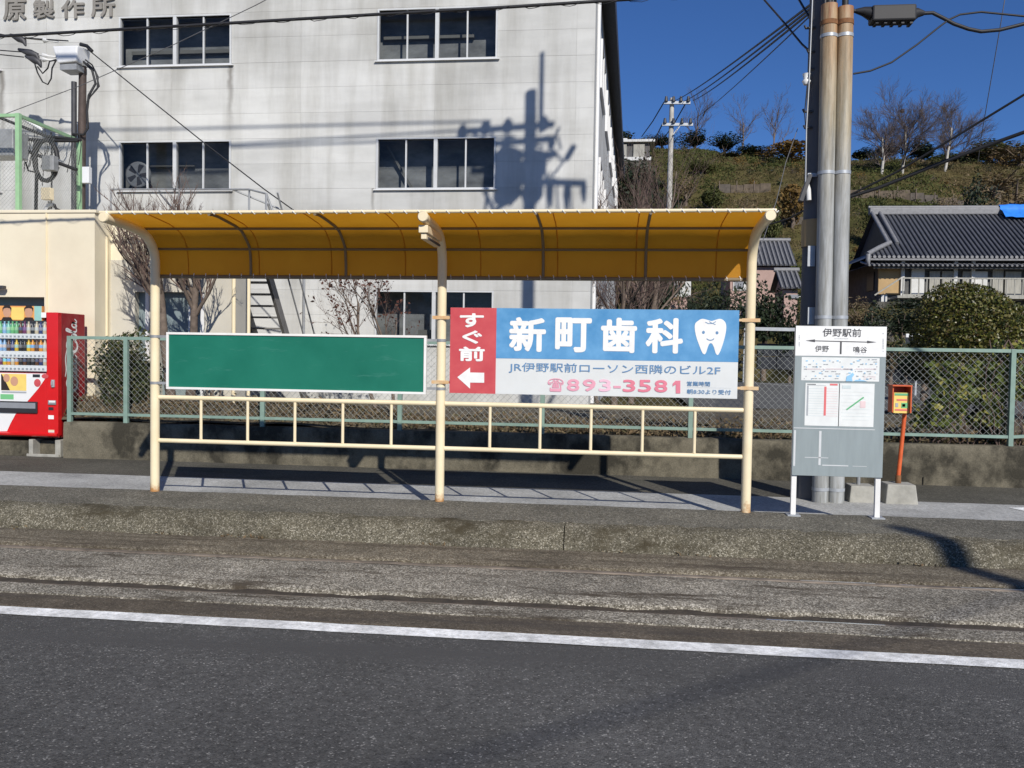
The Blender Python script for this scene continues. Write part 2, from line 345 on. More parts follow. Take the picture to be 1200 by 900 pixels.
def glassmat(name, tint=.5, refl=.08):
    m, n, l, b = _new(name)
    g = n.new('ShaderNodeBsdfGlossy'); g.inputs['Roughness'].default_value = .03; g.inputs['Color'].default_value = (.9, .95, 1, 1)
    t = n.new('ShaderNodeBsdfTransparent'); t.inputs['Color'].default_value = (tint, tint*1.02, tint*1.04, 1)
    fr = n.new('ShaderNodeFresnel'); fr.inputs['IOR'].default_value = 1.5
    ad = n.new('ShaderNodeMath'); ad.operation = 'ADD'; l.new(fr.outputs[0], ad.inputs[0]); ad.inputs[1].default_value = refl
    mx = n.new('ShaderNodeMixShader'); l.new(ad.outputs[0], mx.inputs[0]); l.new(t.outputs[0], mx.inputs[1]); l.new(g.outputs[0], mx.inputs[2])
    l.new(mx.outputs[0], n['Material Output'].inputs['Surface'])
glassmat('window_glass', .72, -.02); glassmat('display_glass', .96, .0)
mat('room', (.29, .3, .295), .9, var=.45, vs=1.6, stretch=(1, 1, 2)); mat('room_light', (.22, .22, .2), .9, var=.1)

# ------------------------------------------------------------------ mesh builder
class MB:
    def __init__(s): s.v = []; s.f = []; s.sm = []
    def add(s, vs, fs, smooth=False):
        o = len(s.v); s.v += [tuple(x) for x in vs]
        s.f += [tuple(i+o for i in f) for f in fs]; s.sm += [smooth]*len(fs)
        return s
    def box(s, a, b):
        x0, y0, z0 = [min(p, q) for p, q in zip(a, b)]; x1, y1, z1 = [max(p, q) for p, q in zip(a, b)]
        return s.add([(x0, y0, z0), (x1, y0, z0), (x1, y1, z0), (x0, y1, z0), (x0, y0, z1), (x1, y0, z1), (x1, y1, z1), (x0, y1, z1)],
                     [(0, 3, 2, 1), (4, 5, 6, 7), (0, 1, 5, 4), (1, 2, 6, 5), (2, 3, 7, 6), (3, 0, 4, 7)])
    def beam(s, p, q, w, h, up=(0, 0, 1)):
        p, q = Vector(p), Vector(q); d = (q-p).normalized(); u = Vector(up)
        a = d.cross(u)
        if a.length < 1e-4: a = d.cross(Vector((1, 0, 0)))
        a.normalize(); u = a.cross(d)
        c = [(-1, -1), (1, -1), (1, 1), (-1, 1)]
        vs = [p+a*(i*w/2)+u*(j*h/2) for i, j in c]+[q+a*(i*w/2)+u*(j*h/2) for i, j in c]
        return s.add(vs, [(0, 1, 2, 3), (7, 6, 5, 4), (0, 4, 5, 1), (1, 5, 6, 2), (2, 6, 7, 3), (3, 7, 4, 0)])
    def tube(s, pts, r, n=10, caps=True):
        pts = [Vector(p) for p in pts]
        rs = r if isinstance(r, (list, tuple)) else [r]*len(pts)
        rings = []; ref = None
        for i, p in enumerate(pts):
            d = (pts[min(i+1, len(pts)-1)]-pts[max(i-1, 0)])
            if d.length < 1e-9: d = Vector((0, 0, 1))
            d.normalize()
            if ref is None:
                ref = d.cross(Vector((0, 0, 1)))
                if ref.length < 1e-3: ref = Vector((1, 0, 0))
            a = (ref-d*ref.dot(d))
            if a.length < 1e-6: a = d.orthogonal()
            a.normalize(); ref = a; b = d.cross(a)
            rings.append([p+(a*math.cos(2*math.pi*k/n)+b*math.sin(2*math.pi*k/n))*rs[i] for k in range(n)])
        vs = [x for g in rings for x in g]; fs = []
        for i in range(len(pts)-1):
            for k in range(n):
                k2 = (k+1) % n; fs.append((i*n+k, i*n+k2, (i+1)*n+k2, (i+1)*n+k))
        s.add(vs, fs, True)
        if caps:
            s.add(rings[0], [tuple(range(n))[::-1]]); s.add(rings[-1], [tuple(range(n))])
        return s
    def cyl(s, p, q, r, n=12): return s.tube([p, q], r, n)
    def extrude(s, prof, axis, a, b):
        """profile in the two other axes (order kept), swept along axis from a to b"""
        def mk(u, v, w): return {'x': (w, u, v), 'y': (u, w, v), 'z': (u, v, w)}[axis]
        n = len(prof)
        vs = [mk(u, v, a) for u, v in prof]+[mk(u, v, b) for u, v in prof]
        fs = [tuple(range(n)), tuple(range(2*n-1, n-1, -1))]+[(i, i+n, (i+1) % n+n, (i+1) % n) for i in range(n)]
        return s.add(vs, fs)
    def data(s, name, origin=(0, 0, 0), m=None):
        me = bpy.data.meshes.new(name)
        ox, oy, oz = origin
        me.from_pydata([(x-ox, y-oy, z-oz) for x, y, z in s.v], [], s.f)
        me.polygons.foreach_set('use_smooth', s.sm)
        if m: me.materials.append(MAT[m])
        me.validate(); me.update()
        return me
    def build(s, name, m, parent=None, bevel=0, origin=None, kind=None):
        o_ = origin
        if o_ is None:
            o_ = WORLD_ORG.get(parent.name, (0, 0, 0)) if parent else (0, 0, 0)
        ob = bpy.data.objects.new(name, s.data(name, o_, m)); COL.objects.link(ob)
        if parent: ob.parent = parent
        elif origin is not None: ob.location = origin
        WORLD_ORG[ob.name] = o_
        if bevel:
            bm = ob.modifiers.new('edge', 'BEVEL'); bm.width = bevel; bm.segments = 2; bm.limit_method = 'ANGLE'; bm.angle_limit = R(40)
        if kind: ob['kind'] = kind
        return ob
WORLD_ORG = {}
def tag(o, label, cat, group=None):
    o['label'] = label; o['category'] = cat
    if group: o['group'] = group
    return o
def thing(name, label, cat, loc, group=None):
    o = bpy.data.objects.new(name, None); COL.objects.link(o); o.location = loc; o.empty_display_size = .2
    WORLD_ORG[o.name] = tuple(loc)
    return tag(o, label, cat, group)
def struct(name, mb, m, parent=None, **k):
    o = mb.build(name, m, parent, **k)
    if not parent: o['kind'] = 'structure'
    return o
def copy_tree(o, parent=None):
    c = o.copy(); COL.objects.link(c); c.parent = parent
    for ch in o.children: copy_tree(ch, c)
    return c
def fast_quads(name, V, m, parent=None, origin=(0, 0, 0), kind=None):
    """V: (n,4,3) array of quads"""
    n = V.shape[0]; me = bpy.data.meshes.new(name)
    me.vertices.add(n*4); me.vertices.foreach_set('co', (V-np.array(origin)).reshape(-1).astype(np.float32))
    me.loops.add(n*4); me.loops.foreach_set('vertex_index', np.arange(n*4, dtype=np.int32))
    me.polygons.add(n); me.polygons.foreach_set('loop_start', np.arange(0, n*4, 4, dtype=np.int32))
    me.update(calc_edges=True); me.materials.append(MAT[m])
    ob = bpy.data.objects.new(name, me); COL.objects.link(ob)
    if parent: ob.parent = parent
    else: ob.location = origin
    WORLD_ORG[ob.name] = tuple(origin)
    if kind: ob['kind'] = kind
    return ob
def leaf_quads(C, size, aspect=.55, up=0.0, g=None, normals=None, nb=.0):
    """a bent-free leaf card at every centre; random orientation, optionally facing outwards"""
    g = g or rng; n = len(C)
    a = g.normal(size=(n, 3)); a[:, 2] += up; a /= np.linalg.norm(a, axis=1)[:, None]
    t = g.normal(size=(n, 3))
    if normals is not None: t = t*(1-nb)+normals*nb*2
    b = np.cross(a, t); b /= np.linalg.norm(b, axis=1)[:, None]+1e-9
    s = size*(g.uniform(.6, 1.3, n))[:, None]
    a = a*s*.5; b = b*s*.5*aspect
    # a leaf: pointed quad
    return np.stack([C-a, C+b*1.0, C+a, C-b*1.0], axis=1)
def fit_text(body, x0, x1, z0, z1, bold=0.0, extrude=0.0, size=1.0):
    """text outline fitted into a box; returns verts (u,v,depth), faces"""
    c = bpy.data.curves.new('txt', 'FONT'); c.body = body; c.size = size; c.offset = bold; c.extrude = extrude; c.resolution_u = 3
    o = bpy.data.objects.new('txt', c); COL.objects.link(o)
    dg = bpy.context.evaluated_depsgraph_get(); dg.update()
    me = bpy.data.meshes.new_from_object(o.evaluated_get(dg))
    V = np.array([v.co[:] for v in me.vertices]); F = [tuple(p.vertices) for p in me.polygons]
    bpy.data.objects.remove(o); bpy.data.meshes.remove(me); bpy.data.curves.remove(c)
    mn = V.min(0); mx = V.max(0)
    V[:, 0] = x0+(V[:, 0]-mn[0])/(mx[0]-mn[0])*(x1-x0)
    V[:, 1] = z0+(V[:, 1]-mn[1])/(mx[1]-mn[1])*(z1-z0)
    return V, F
def print_text(body, pa, pb, Y, m, parent, name='lettering', bold=0.0, depth=0.0, lift=.004):
    """lettering on a board whose face is the plane Y: pa, pb are the top-left and bottom-right corners (world X, z)"""
    h = abs(pa[1]-pb[1])/ (1.0 if len(body) < 30 else 1); e = bold*h
    V, F = fit_text(body, pa[0]+e, pb[0]-e, pb[1]+e, pa[1]-e, 0.0, extrude=.05 if depth else 0.0)
    mb = MB(); sc = depth/.1 if depth else 0
    offs = [(0, 0)]+([(e*math.cos(k*math.pi/4), e*math.sin(k*math.pi/4)) for k in range(8)] if bold else [])
    for i, (du, dv) in enumerate(offs):
        mb.add([(u+du, Y-depth/2-lift-d*sc-i*.00012, v+dv) for u, v, d in V], F)
    return mb.build(name, m, parent)
def ribbon(mb, pts, wd, Y=None, closed=False, plane='xz', const=0.0):
    """flat stroke of width wd along 2-d points"""
    pts = [Vector(p) for p in pts]; n = len(pts); L = []; Rr = []
    for i, p in enumerate(pts):
        a = pts[max(i-1, 0)]; b = pts[min(i+1, n-1)]; d = (b-a)
        d = d.normalized() if d.length > 1e-9 else Vector((1, 0))
        q = Vector((-d.y, d.x)); w_ = wd[i] if isinstance(wd, list) else wd
        L.append(p+q*w_/2); Rr.append(p-q*w_/2)
    mk = (lambda u, v: (u, const, v)) if plane == 'xz' else (lambda u, v: (const, u, v))
    vs = [mk(*x) for x in L]+[mk(*x) for x in Rr]
    mb.add(vs, [(i, i+1, n+i+1, n+i) for i in range(n-1)])
def ell(cx, cz, rx, rz, n=20, a0=0, a1=2*math.pi):
    return [(cx+rx*math.cos(a0+(a1-a0)*i/(n-1 if a1-a0 < 6.28 else n)), cz+rz*math.sin(a0+(a1-a0)*i/(n-1 if a1-a0 < 6.28 else n))) for i in range(n)]
def poly(mb, pts, Y): mb.add([(u, Y, v) for u, v in pts], [tuple(range(len(pts)))])

# ================================================================== THE SETTING
def nz(x, y, s=1.0, seed=0): return mnoise.noise(Vector((x*s+seed*13.7, y*s-seed*7.1, seed*3.3)))
XS = list(np.concatenate([np.linspace(-60, -10, 26), np.arange(-9.9, 7.0, .055), np.linspace(7.1, 60, 27)]))
def loft(name, prof, m, amp=.004, edge=.0, freq=3.0, seed=0, x0=-60, x1=60, kind='structure', parent=None, sub=1):
    """strip of ground along the street: (Y, z) profile, front to back, with uneven surface and edges"""
    P = []
    for i in range(len(prof)-1):
        for k in range(sub):
            t = k/sub; P.append((prof[i][0]*(1-t)+prof[i+1][0]*t, prof[i][1]*(1-t)+prof[i+1][1]*t))
    P.append(prof[-1]); n = len(P)
    xs = [x for x in XS if x0 < x < x1]; xs = [x0]+xs+[x1]
    ang = [math.atan2(P[i+1][1]-P[i][1], P[i+1][0]-P[i][0]) for i in range(n-1)]
    runs = [[0]]
    for i in range(1, n-1):
        runs[-1].append(i)
        if abs(ang[i]-ang[i-1]) > R(48): runs.append([i])
    runs[-1].append(n-1)
    mb = MB()
    for run in runs:
        vs = []; k = len(run)
        for x in xs:
            for j in run:
                y, z = P[j]
                e = edge*(nz(x, seed, 1.7, seed)+.5*nz(x, y, 6, seed+3)) if edge else 0
                vs.append((x, y+e, z+amp*(nz(x, y, freq, seed)+.6*nz(x, y*3, freq*4, seed+1))))
        mb.add(vs, [(i*k+j, (i+1)*k+j, (i+1)*k+j+1, i*k+j+1) for i in range(len(xs)-1) for j in range(k-1)], True)
    o = mb.build(name, m, parent)
    if kind and not parent: o['kind'] = kind
    return o
g = MB(); g.add([(-1500, -900, -.45), (1500, -900, -.45), (1500, 2200, -.45), (-1500, 2200, -.45)], [(0, 1, 2, 3)])
struct('ground', g, 'far_ground')
loft('road', [(-9, -.2), (1.0, -.2), (2.2, -.2), (3.2, -.2), (4.2, -.2), (5.16, -.2)], 'asphalt', amp=.003, freq=1.2, seed=1)
loft('road_shoulder', [(5.162, -.3), (5.164, -.197), (5.3, -.197), (5.44, -.2), (5.46, -.26)], 'asphalt_brown', amp=.003, edge=.008, seed=2)
loft('road_marking', [(4.985, -.1945), (5.06, -.1935), (5.138, -.1945)], 'paint_white', amp=.0015, edge=.004, seed=3)
loft('track_apron', [(5.45, -.28), (5.452, -.194), (5.55, -.19), (5.655, -.192), (5.664, -.28)], 'slab', amp=.006, edge=.012, seed=4, sub=2)
loft('track_slab', [(5.855, -.29), (5.862, -.196), (5.9, -.186), (6.15, -.184), (6.4, -.184), (6.62, -.187), (6.66, -.197), (6.67, -.29)], 'slab', amp=.007, edge=.016, seed=5, sub=2)
loft('kerbside_slab', [(6.83, -.29), (6.835, -.2), (6.86, -.19), (7.1, -.188), (7.34, -.19), (7.45, -.2)], 'slab_kerbside', amp=.007, edge=.01, seed=6, sub=2)
loft('track_bed_soil', [(5.4, -.235), (5.6, -.218), (5.75, -.214), (5.9, -.222), (6.2, -.25), (6.6, -.226), (6.75, -.224), (6.9, -.216), (7.0, -.235)], 'groove_dirt', amp=.016, seed=7)
XJ = at(660, 635, z=-.1).x
kerb = struct('kerb', MB().box((-60, 7.5, -.3), (60, 7.62, -.12)), 'kerb_stone')
for i, (a, b) in enumerate([(-60, XJ-.004), (XJ+.004, 60)]):
    o = loft('kerb_block', [(7.385, -.24), (7.39, -.2), (7.415, -.14), (7.45, -.08), (7.495, -.035), (7.55, -.01), (7.62, .0), (7.66, .001), (7.67, -.03)], 'kerb_stone', amp=.018, edge=.02, freq=5, seed=9+i, x0=a, x1=b, parent=kerb, sub=3)
loft('platform', [(7.635, -.06), (7.64, -.003), (7.9, 0), (8.2, 0), (8.5, 0), (8.575, -.002), (8.582, -.2)], 'platform_top', amp=.004, edge=.004, seed=12, sub=2)
loft('sidewalk', [(8.4, -.092), (9.0, -.09), (10, -.09), (10.8, -.088), (11.5, -.085)], 'pavement', amp=.005, freq=1.5, seed=13, sub=2)
loft('paving_strip', [(8.7, -.084), (9.2, -.082), (10.04, -.082), (10.05, -.1)], 'strip_concrete', amp=.002, edge=.003, seed=14)
a = at(1182, 595, z=-.08); b = at(1215, 602, z=-.08)
mb = MB(); mb.add([(a.x, a.y, -.078), (b.x, b.y, -.078), (b.x+.5, b.y+.03, -.078), (a.x+.5, a.y+.13, -.078)], [(0, 1, 2, 3)])
struct('sidewalk_marking', mb, 'paint_white')
# low wall along the pavement
XW0, XW1 = at(74, 510, Y=11.45).x, 16.0
wl_ = thing('retaining_wall', 'low dark stained concrete wall carrying the green mesh fence', 'wall', (XW0, 11.45, -.1))
xs = np.arange(XW0, XW1+.01, .09)
prof = [(11.45, -.12), (11.452, .1), (11.455, .3), (11.46, .415), (11.475, .432), (11.6, .435), (11.66, .433), (11.67, .1)]
vs = []
for x in xs:
    for (y, z) in prof: vs.append((x, y+.006*nz(x, z, 3, 20), z+.005*nz(x, z, 2, 21)))
n = len(prof)
fs = [(i*n+j, (i+1)*n+j, (i+1)*n+j+1, i*n+j+1) for i in range(len(xs)-1) for j in range(n-1)]
fs += [tuple(range(n))[::-1]]
mb = MB(); mb.add(vs, fs, True); mb.build('wall_body', 'retaining', wl_)
mb = MB().box((at(1085, 500, Y=11.4).x, 11.43, -.11), (XW1, 11.449, .02)); mb.build('plinth', 'retaining', wl_, bevel=.006)
# planted ground behind it, car park, far terrain
def garden(x, y): return .41+(.3*math.exp(-((y-12.15)/.35)**2) if x < -4 else .3*math.exp(-((y-12.15)/.35)**2)*max(0, 1-(x+4)/2) if x < -2 else 0)+.07*nz(x, y, .9, 30)+.03*nz(x, y, 4, 31)
gx = np.linspace(-30, 30, 150); gy = np.linspace(11.62, 21.5, 50)
vs = [(x, y, garden(x, y)-(.25 if x > 0 and y > 19 else 0)) for y in gy for x in gx]
fs = [(j*150+i, j*150+i+1, (j+1)*150+i+1, (j+1)*150+i) for j in range(49) for i in range(149)]
mb = MB(); mb.add(vs, fs, True); struct('garden_ground', mb, 'soil')
def sm(t): t = max(0., min(1., t)); return t*t*(3-2*t)
def terr(x, y):
    base = .2
    # house terrace on the right, lower terraces left of it
    t = 4.1*sm((y-43)/5.5)*sm((x-9)/4)
    t2 = 3.2*sm((y-52)/6)
    crest = 35.5+4*nz(x, 3, .012, 41)-2.2*sm((x-5)/60)+3.5*sm((-x-5)/20)
    hill = crest*sm((y-66)/95)**.92
    z = base+max(t, t2)+hill*(1-.0)-(max(t, t2)*sm((y-70)/40))*.6
    if y > 60: z += sm((y-60)/20)*(1.6*nz(x, y, .05, 42)+.7*nz(x, y, .16, 43))
    if y > 165: z -= (y-165)*.35
    return z
tx = np.linspace(-70, 130, 160); ty = np.linspace(21, 240, 200)
vs = [(x, y, terr(x, y)) for y in ty for x in tx]
fs = [(j*160+i, j*160+i+1, (j+1)*160+i+1, (j+1)*160+i) for j in range(199) for i in range(159)]
mb = MB(); mb.add(vs, fs, True); struct('hill', mb, 'hill_ground')
mb = MB(); mb.add([(2, 20.5, .33), (40, 20.5, .33), (40, 42, .34), (2, 42, .34)], [(0, 1, 2, 3)]); struct('car_park', mb, 'lot')
mb = MB()
for px, py, px2, py2 in ((880, 435, 935, 441), (880, 448, 935, 453), (880, 427, 935, 431)):
    p, q = at(px, py, z=.345), at(px2, py2, z=.345); d = Vector((0, .16, 0))
    p.z = q.z = .345; mb.add([p-d, q-d, q+d, p+d], [(0, 1, 2, 3)])
struct('parking_lines', mb, 'paint_white')

# ================================================================== GREY FACTORY BUILDING
FX1 = at(694, 240, Y=FY).x; FX0 = -22.0; ZT = 10.2
bl = thing('factory_building', 'large grey panelled factory block behind the shelter, with ribbon windows', 'building', (-8, FY, .3))
DEPTH = 23.0; SK = math.tan(R(1.6))
XB = FX1+DEPTH*SK
# recessed core behind the panels (openings left for the windows)
ROW = .5595; ZR0 = 5.118-ROW*9
wins = []   # (x0, x1, z0, z1)
WL0, WL1 = at(140, 195, Y=FY).x, at(271, 195, Y=FY).x
WR0, WR1 = at(441, 195, Y=FY).x, at(581, 195, Y=FY).x
WF0, WF1 = WL0-(WL1-WL0)-2.95, WL0-2.95+.02
for (x0, x1) in ((WF0, WF1), (WL0, WL1), (WR0, WR1)):
    for z0 in (5.118, 5.118+5*ROW): wins.append((x0, x1, z0, z0+2*ROW-.06))
wins.append((WR0, WR1, 1.72, 2.84))
cols = [FX0, -19.0]+[at(509, 150, Y=FY).x+k*3.03 for k in range(-4, 1)]+[at(674, 150, Y=FY).x, FX1]
def panels(x0, x1, z0, z1):
    """cut the panel around window openings"""
    for (a, b, c, d) in wins:
        if a < x1-.01 and b > x0+.01 and c < z1-.12 and d > z0+.12:
            out = []
            if a > x0+.02: out += panels(x0, a, z0, z1)
            if b < x1-.02: out += panels(b, x1, z0, z1)
            return out
    return [(x0, x1, z0, z1)]
z = ZR0-ROW*1
rows = []
while z < ZT-.01: rows.append((z, min(z+ROW, ZT))); z += ROW
J = .002
pn = 0
for (z0, z1) in rows:
    for c in range(len(cols)-1):
        for (a, b, zz0, zz1) in panels(cols[c], cols[c+1], z0, z1):
            yo = .004*random.random()
            MB().box((a+J, FY+yo, zz0+J), (b-J, FY+.1, zz1-J)).build('wall_panel', 'facade', bl); pn += 1
# fill slivers above windows, joint backing, rest of the shell
core = MB()
for (a, b, c, d) in wins:
    for (z0, z1) in rows:
        if z0 < d < z1-.0 and z1-d < .3: MB().box((a+J, FY+.002, d+.002), (b-J, FY+.1, z1-J)).build('wall_panel', 'facade', bl)
        if z0 < c < z1 and c-z0 < .3 and c-z0 > .03: MB().box((a+J, FY+.002, z0+J), (b-J, FY+.1, c-.002)).build('wall_panel', 'facade', bl)
# backing: horizontal bands that avoid windows
zs = sorted({ZR0-ROW, ZT}|{q for w_ in wins for q in (w_[2], w_[3])})
xs_ = sorted({FX0, FX1}|{q for w_ in wins for q in (w_[0], w_[1])})
for i in range(len(zs)-1):
    for k in range(len(xs_)-1):
        cx, cz = (xs_[k]+xs_[k+1])/2, (zs[i]+zs[i+1])/2
        if not any(a < cx < b and c < cz < d for a, b, c, d in wins):
            core.box((xs_[k], FY+.0075, zs[i]), (xs_[k+1], FY+.13, zs[i+1]))
core.build('wall_core', 'joint', bl)
sw = MB(); Y1 = FY+DEPTH
# side wall with its row of panels, slightly out of square
def sx(y): return FX1+(y-FY)*SK
swin = []
for zz in (1.8, 5.15, 7.95):
    for yy in (FY+2.2, FY+6.2, FY+10.2, FY+14.2, FY+18.4): swin.append((yy, yy+2.4, zz, zz+1.05))
mb = MB()
mb.add([(sx(FY+.1), FY+.1, .2), (sx(Y1), Y1, .2), (sx(Y1), Y1, ZT), (sx(FY+.1), FY+.1, ZT)], [(0, 1, 2, 3)])
mb.add([(FX0, Y1, .2), (sx(Y1), Y1, .2), (sx(Y1), Y1, ZT), (FX0, Y1, ZT)], [(3, 2, 1, 0)])
mb.add([(FX0, FY+.1, .2), (FX0, Y1, .2), (FX0, Y1, ZT), (FX0, FY+.1, ZT)], [(3, 2, 1, 0)])
mb.build('side_wall', 'facade', bl)
for (y0, y1, z0, z1) in swin:
    e = .03
    f = MB(); 
    for (p, q, r_, s_) in ((y0, y1, z0-.05, z0), (y0, y1, z1, z1+.05), (y0, y0+.05, z0, z1), (y1-.05, y1, z0, z1), ((y0+y1)/2-.02, (y0+y1)/2+.02, z0, z1)):
        f.add([(sx(p), p, r_), (sx(q), q, r_), (sx(q), q, s_), (sx(p), p, s_), (sx(p)+.07, p, r_), (sx(q)+.07, q, r_), (sx(q)+.07, q, s_), (sx(p)+.07, p, s_)],
              [(4, 5, 6, 7), (0, 4, 7, 3), (1, 2, 6, 5), (3, 7, 6, 2), (0, 1, 5, 4)])
    wf = f.build('side_window', 'alu', bl)
    gm = MB(); gm.add([(sx(y0)+e, y0+.05, z0), (sx(y1)+e, y1-.05, z0), (sx(y1)+e, y1-.05, z1), (sx(y0)+e, y0+.05, z1)], [(0, 1, 2, 3)])
    gm.build('pane', 'vend_dark', wf)
mb = MB(); mb.add([(FX0, FY+.05, ZT+.001), (FX1, FY+.05, ZT+.001), (XB, Y1, ZT+.001), (FX0, Y1, ZT+.001)], [(0, 1, 2, 3)]); mb.build('roof', 'joint', bl)
mb = MB()
for zz0, zz1, o0, o1 in ((ZT-.35, ZT+.12, .0, .34),):
    mb.add([(sx(FY-.1)+o0, FY-.1, zz0+.2), (sx(Y1)+o0, Y1, zz0+.2), (sx(Y1)+o1, Y1, zz0), (sx(FY-.1)+o1, FY-.1, zz0),
            (sx(FY-.1)+o0, FY-.1, zz1), (sx(Y1)+o0, Y1, zz1), (sx(Y1)+o1, Y1, zz1), (sx(FY-.1)+o1, FY-.1, zz1)],
           [(0, 3, 2, 1), (4, 5, 6, 7), (3, 7, 6, 2), (0, 4, 7, 3), (1, 2, 6, 5)])
mb.build('eave', 'dark_metal', bl)
mb = MB().cyl((FX1+.05, FY+.9, .3), (FX1+.05, FY+.9, ZT-.2), .05, 8); mb.build('downpipe', 'alu', bl)
mb = MB().box((FX0, FY-.06, ZT+.003), (FX1-.01, FY+.2, ZT+.14)); mb.build('parapet_cap', 'joint', bl)
# windows: aluminium frame, mullions, four sliding panes, shallow room behind, back wall set close to catch sun
room_i = 0
for wi, (a, b, c, d) in enumerate(wins):
    fr = MB()
    fr.box((a, FY-.03, c-.035), (b, FY+.09, c)); fr.box((a, FY-.03, d), (b, FY+.09, d+.03))
    fr.box((a-.0, FY-.03, c), (a+.04, FY+.09, d)); fr.box((b-.04, FY-.03, c), (b, FY+.09, d))
    wo = fr.build('window', 'window_frame', bl)
    MB().box((a-.05, FY-.06, c-.054), (b+.05, FY-.002, c-.036)).build('sill', 'alu', wo)
    mid = (a+b)/2
    MB().box((mid-.04, FY-.028, c+.001), (mid+.04, FY+.088, d-.001)).build('mullion', 'window_frame', wo)
    for (p, q) in ((a+.04, mid-.04), (mid+.04, b-.04)):
        h = (p+q)/2
        MB().box((h-.016, FY+.0, c+.001), (h+.016, FY+.045, d-.001)).build('sash_bar', 'window_frame', wo)
        for k, (u, v) in enumerate(((p, h-.016), (h+.016, q))):
            gm = MB(); gm.add([(u+.001, FY+.03+.014*k, c+.001), (v-.001, FY+.03+.014*k, c+.001), (v-.001, FY+.03+.014*k, d-.001), (u+.001, FY+.03+.014*k, d-.001)], [(0, 1, 2, 3)])
            gm.build('pane', 'window_glass', wo)
    rb = MB(); y0, y1 = FY+.131, FY+.62
    rb.add([(a-.3, y0, c-.6), (b+.3, y0, c-.6), (b+.3, y1, c-.6), (a-.3, y1, c-.6), (a-.3, y0, d+.5), (b+.3, y0, d+.5), (b+.3, y1, d+.5), (a-.3, y1, d+.5)],
           [(0, 1, 2, 3), (7, 6, 5, 4), (3, 2, 6, 7), (0, 3, 7, 4), (1, 5, 6, 2)])
    rb.build('room', 'room', bl)
    it = MB()
    if wi in (3, 1): it.box((a, FY+.5, c+.42), (b, FY+.56, c+.5))
    elif wi == 5: it.box((a, FY+.5, c+.62), (b-.6, FY+.56, c+.7))
    elif wi == 4: it.beam((a+.1, FY+.5, d), (a+.75, FY+.5, c), .05, .05)
    elif wi == 2: it.box((a+.1, FY+.5, c+.62), (mid+.2, FY+.55, c+.66))
    else: it.box((a+.9, FY+.35, c), (a+1.5, FY+.55, c+.3)); it.box((b-.8, FY+.3, c), (b-.3, FY+.5, c+.2))
    it.build('furnishing', 'room_light', bl)
    if wi == 2:   # extractor fan seen through the left pane of the middle storey
        fx, fz = at(157, 203, Y=FY).x, at(157, 203, Y=FY).z
        fm = MB(); 
        rr = [(.30, 0), (.30, .02), (.26, .05), (.20, .03)]
        pr = [Vector((fx, FY+.16, fz)), Vector((fx, FY+.2, fz))]
        fm.tube([(fx, FY+.15, fz), (fx, FY+.155, fz), (fx, FY+.22, fz)], [.27, .30, .30], 24, True)
        fo = fm.build('extractor_fan', 'grey_metal', wo)
        bm_ = MB()
        for k in range(5):
            t = 2*math.pi*k/5; u = Vector((math.cos(t), 0, math.sin(t))); s_ = Vector((-math.sin(t), 0, math.cos(t)))
            c0 = Vector((fx, FY+.14, fz))
            bm_.add([c0+u*.05-s_*.03, c0+u*.24-s_*.09, c0+u*.24+s_*.06+Vector((0, .012, 0)), c0+u*.05+s_*.03+Vector((0, .012, 0))], [(0, 1, 2, 3)])
        bm_.build('fan_blades', 'dark_metal', fo)
# raised characters on the top storey
for ch, (p0, p1, p2, p3) in zip('原製作所', ((5, 1, 32, 24), (40, 1, 65, 22), (73, 1, 100, 22), (108, -2, 136, 20))):
    A, Bq = at(p0, p1, Y=FY), at(p2, p3, Y=FY)
    print_text(ch, (A.x, A.z), (Bq.x, Bq.z), FY, 'letter_metal', bl, 'raised_character', bold=.025, depth=.03, lift=.02)
mb = MB()   # thin conduit down the wall, shadow gap
p = at(357, 340, Y=FY); mb.cyl((p.x, FY-.04, .5), (p.x, FY-.04, 4.1), .03, 8); mb.build('wall_pipe', 'grey_metal', bl)

# ================================================================== CREAM ANNEX (left)
CY = 12.45; RY = 12.87
XC = at(111, 300, Y=CY).x; ZC = 3.57
XR2 = at(275, 330, Y=RY).x
ax = thing('annex_building', 'low flat-roofed cream annex behind the vending machine', 'building', (-9, CY, 0))
ox1 = at(52, 360, Y=CY).x; oz = at(30, 348, Y=CY).z
mb = MB()
mb.box((-24, CY, -.1), (-12.2, 16.2, ZC))
mb.box((-12.2, CY, oz), (ox1, CY+.3, ZC)); mb.box((ox1, CY, -.1), (XC, RY+.01, ZC))
mb.box((-12.2, CY+.3, ZC-.3), (ox1, 16.2, ZC)); mb.box((ox1, RY+.01, 2.9), (XR2, 13.4, ZC-.02)); mb.box((ox1, 13.41, -.1), (XC-.3, 16.2, ZC-.03)); mb.box((XC-.3, 14.2, 3.36), (at(312, 227, Y=14.4).x+.1, 15.6, 3.5))
mb.build('front_wall', 'cream_wall', ax)
mb = MB(); mb.box((-12.2, CY+.28, -.1), (ox1, CY+.36, oz)); mb.build('recess_panel', 'sheet_grey_door', ax)
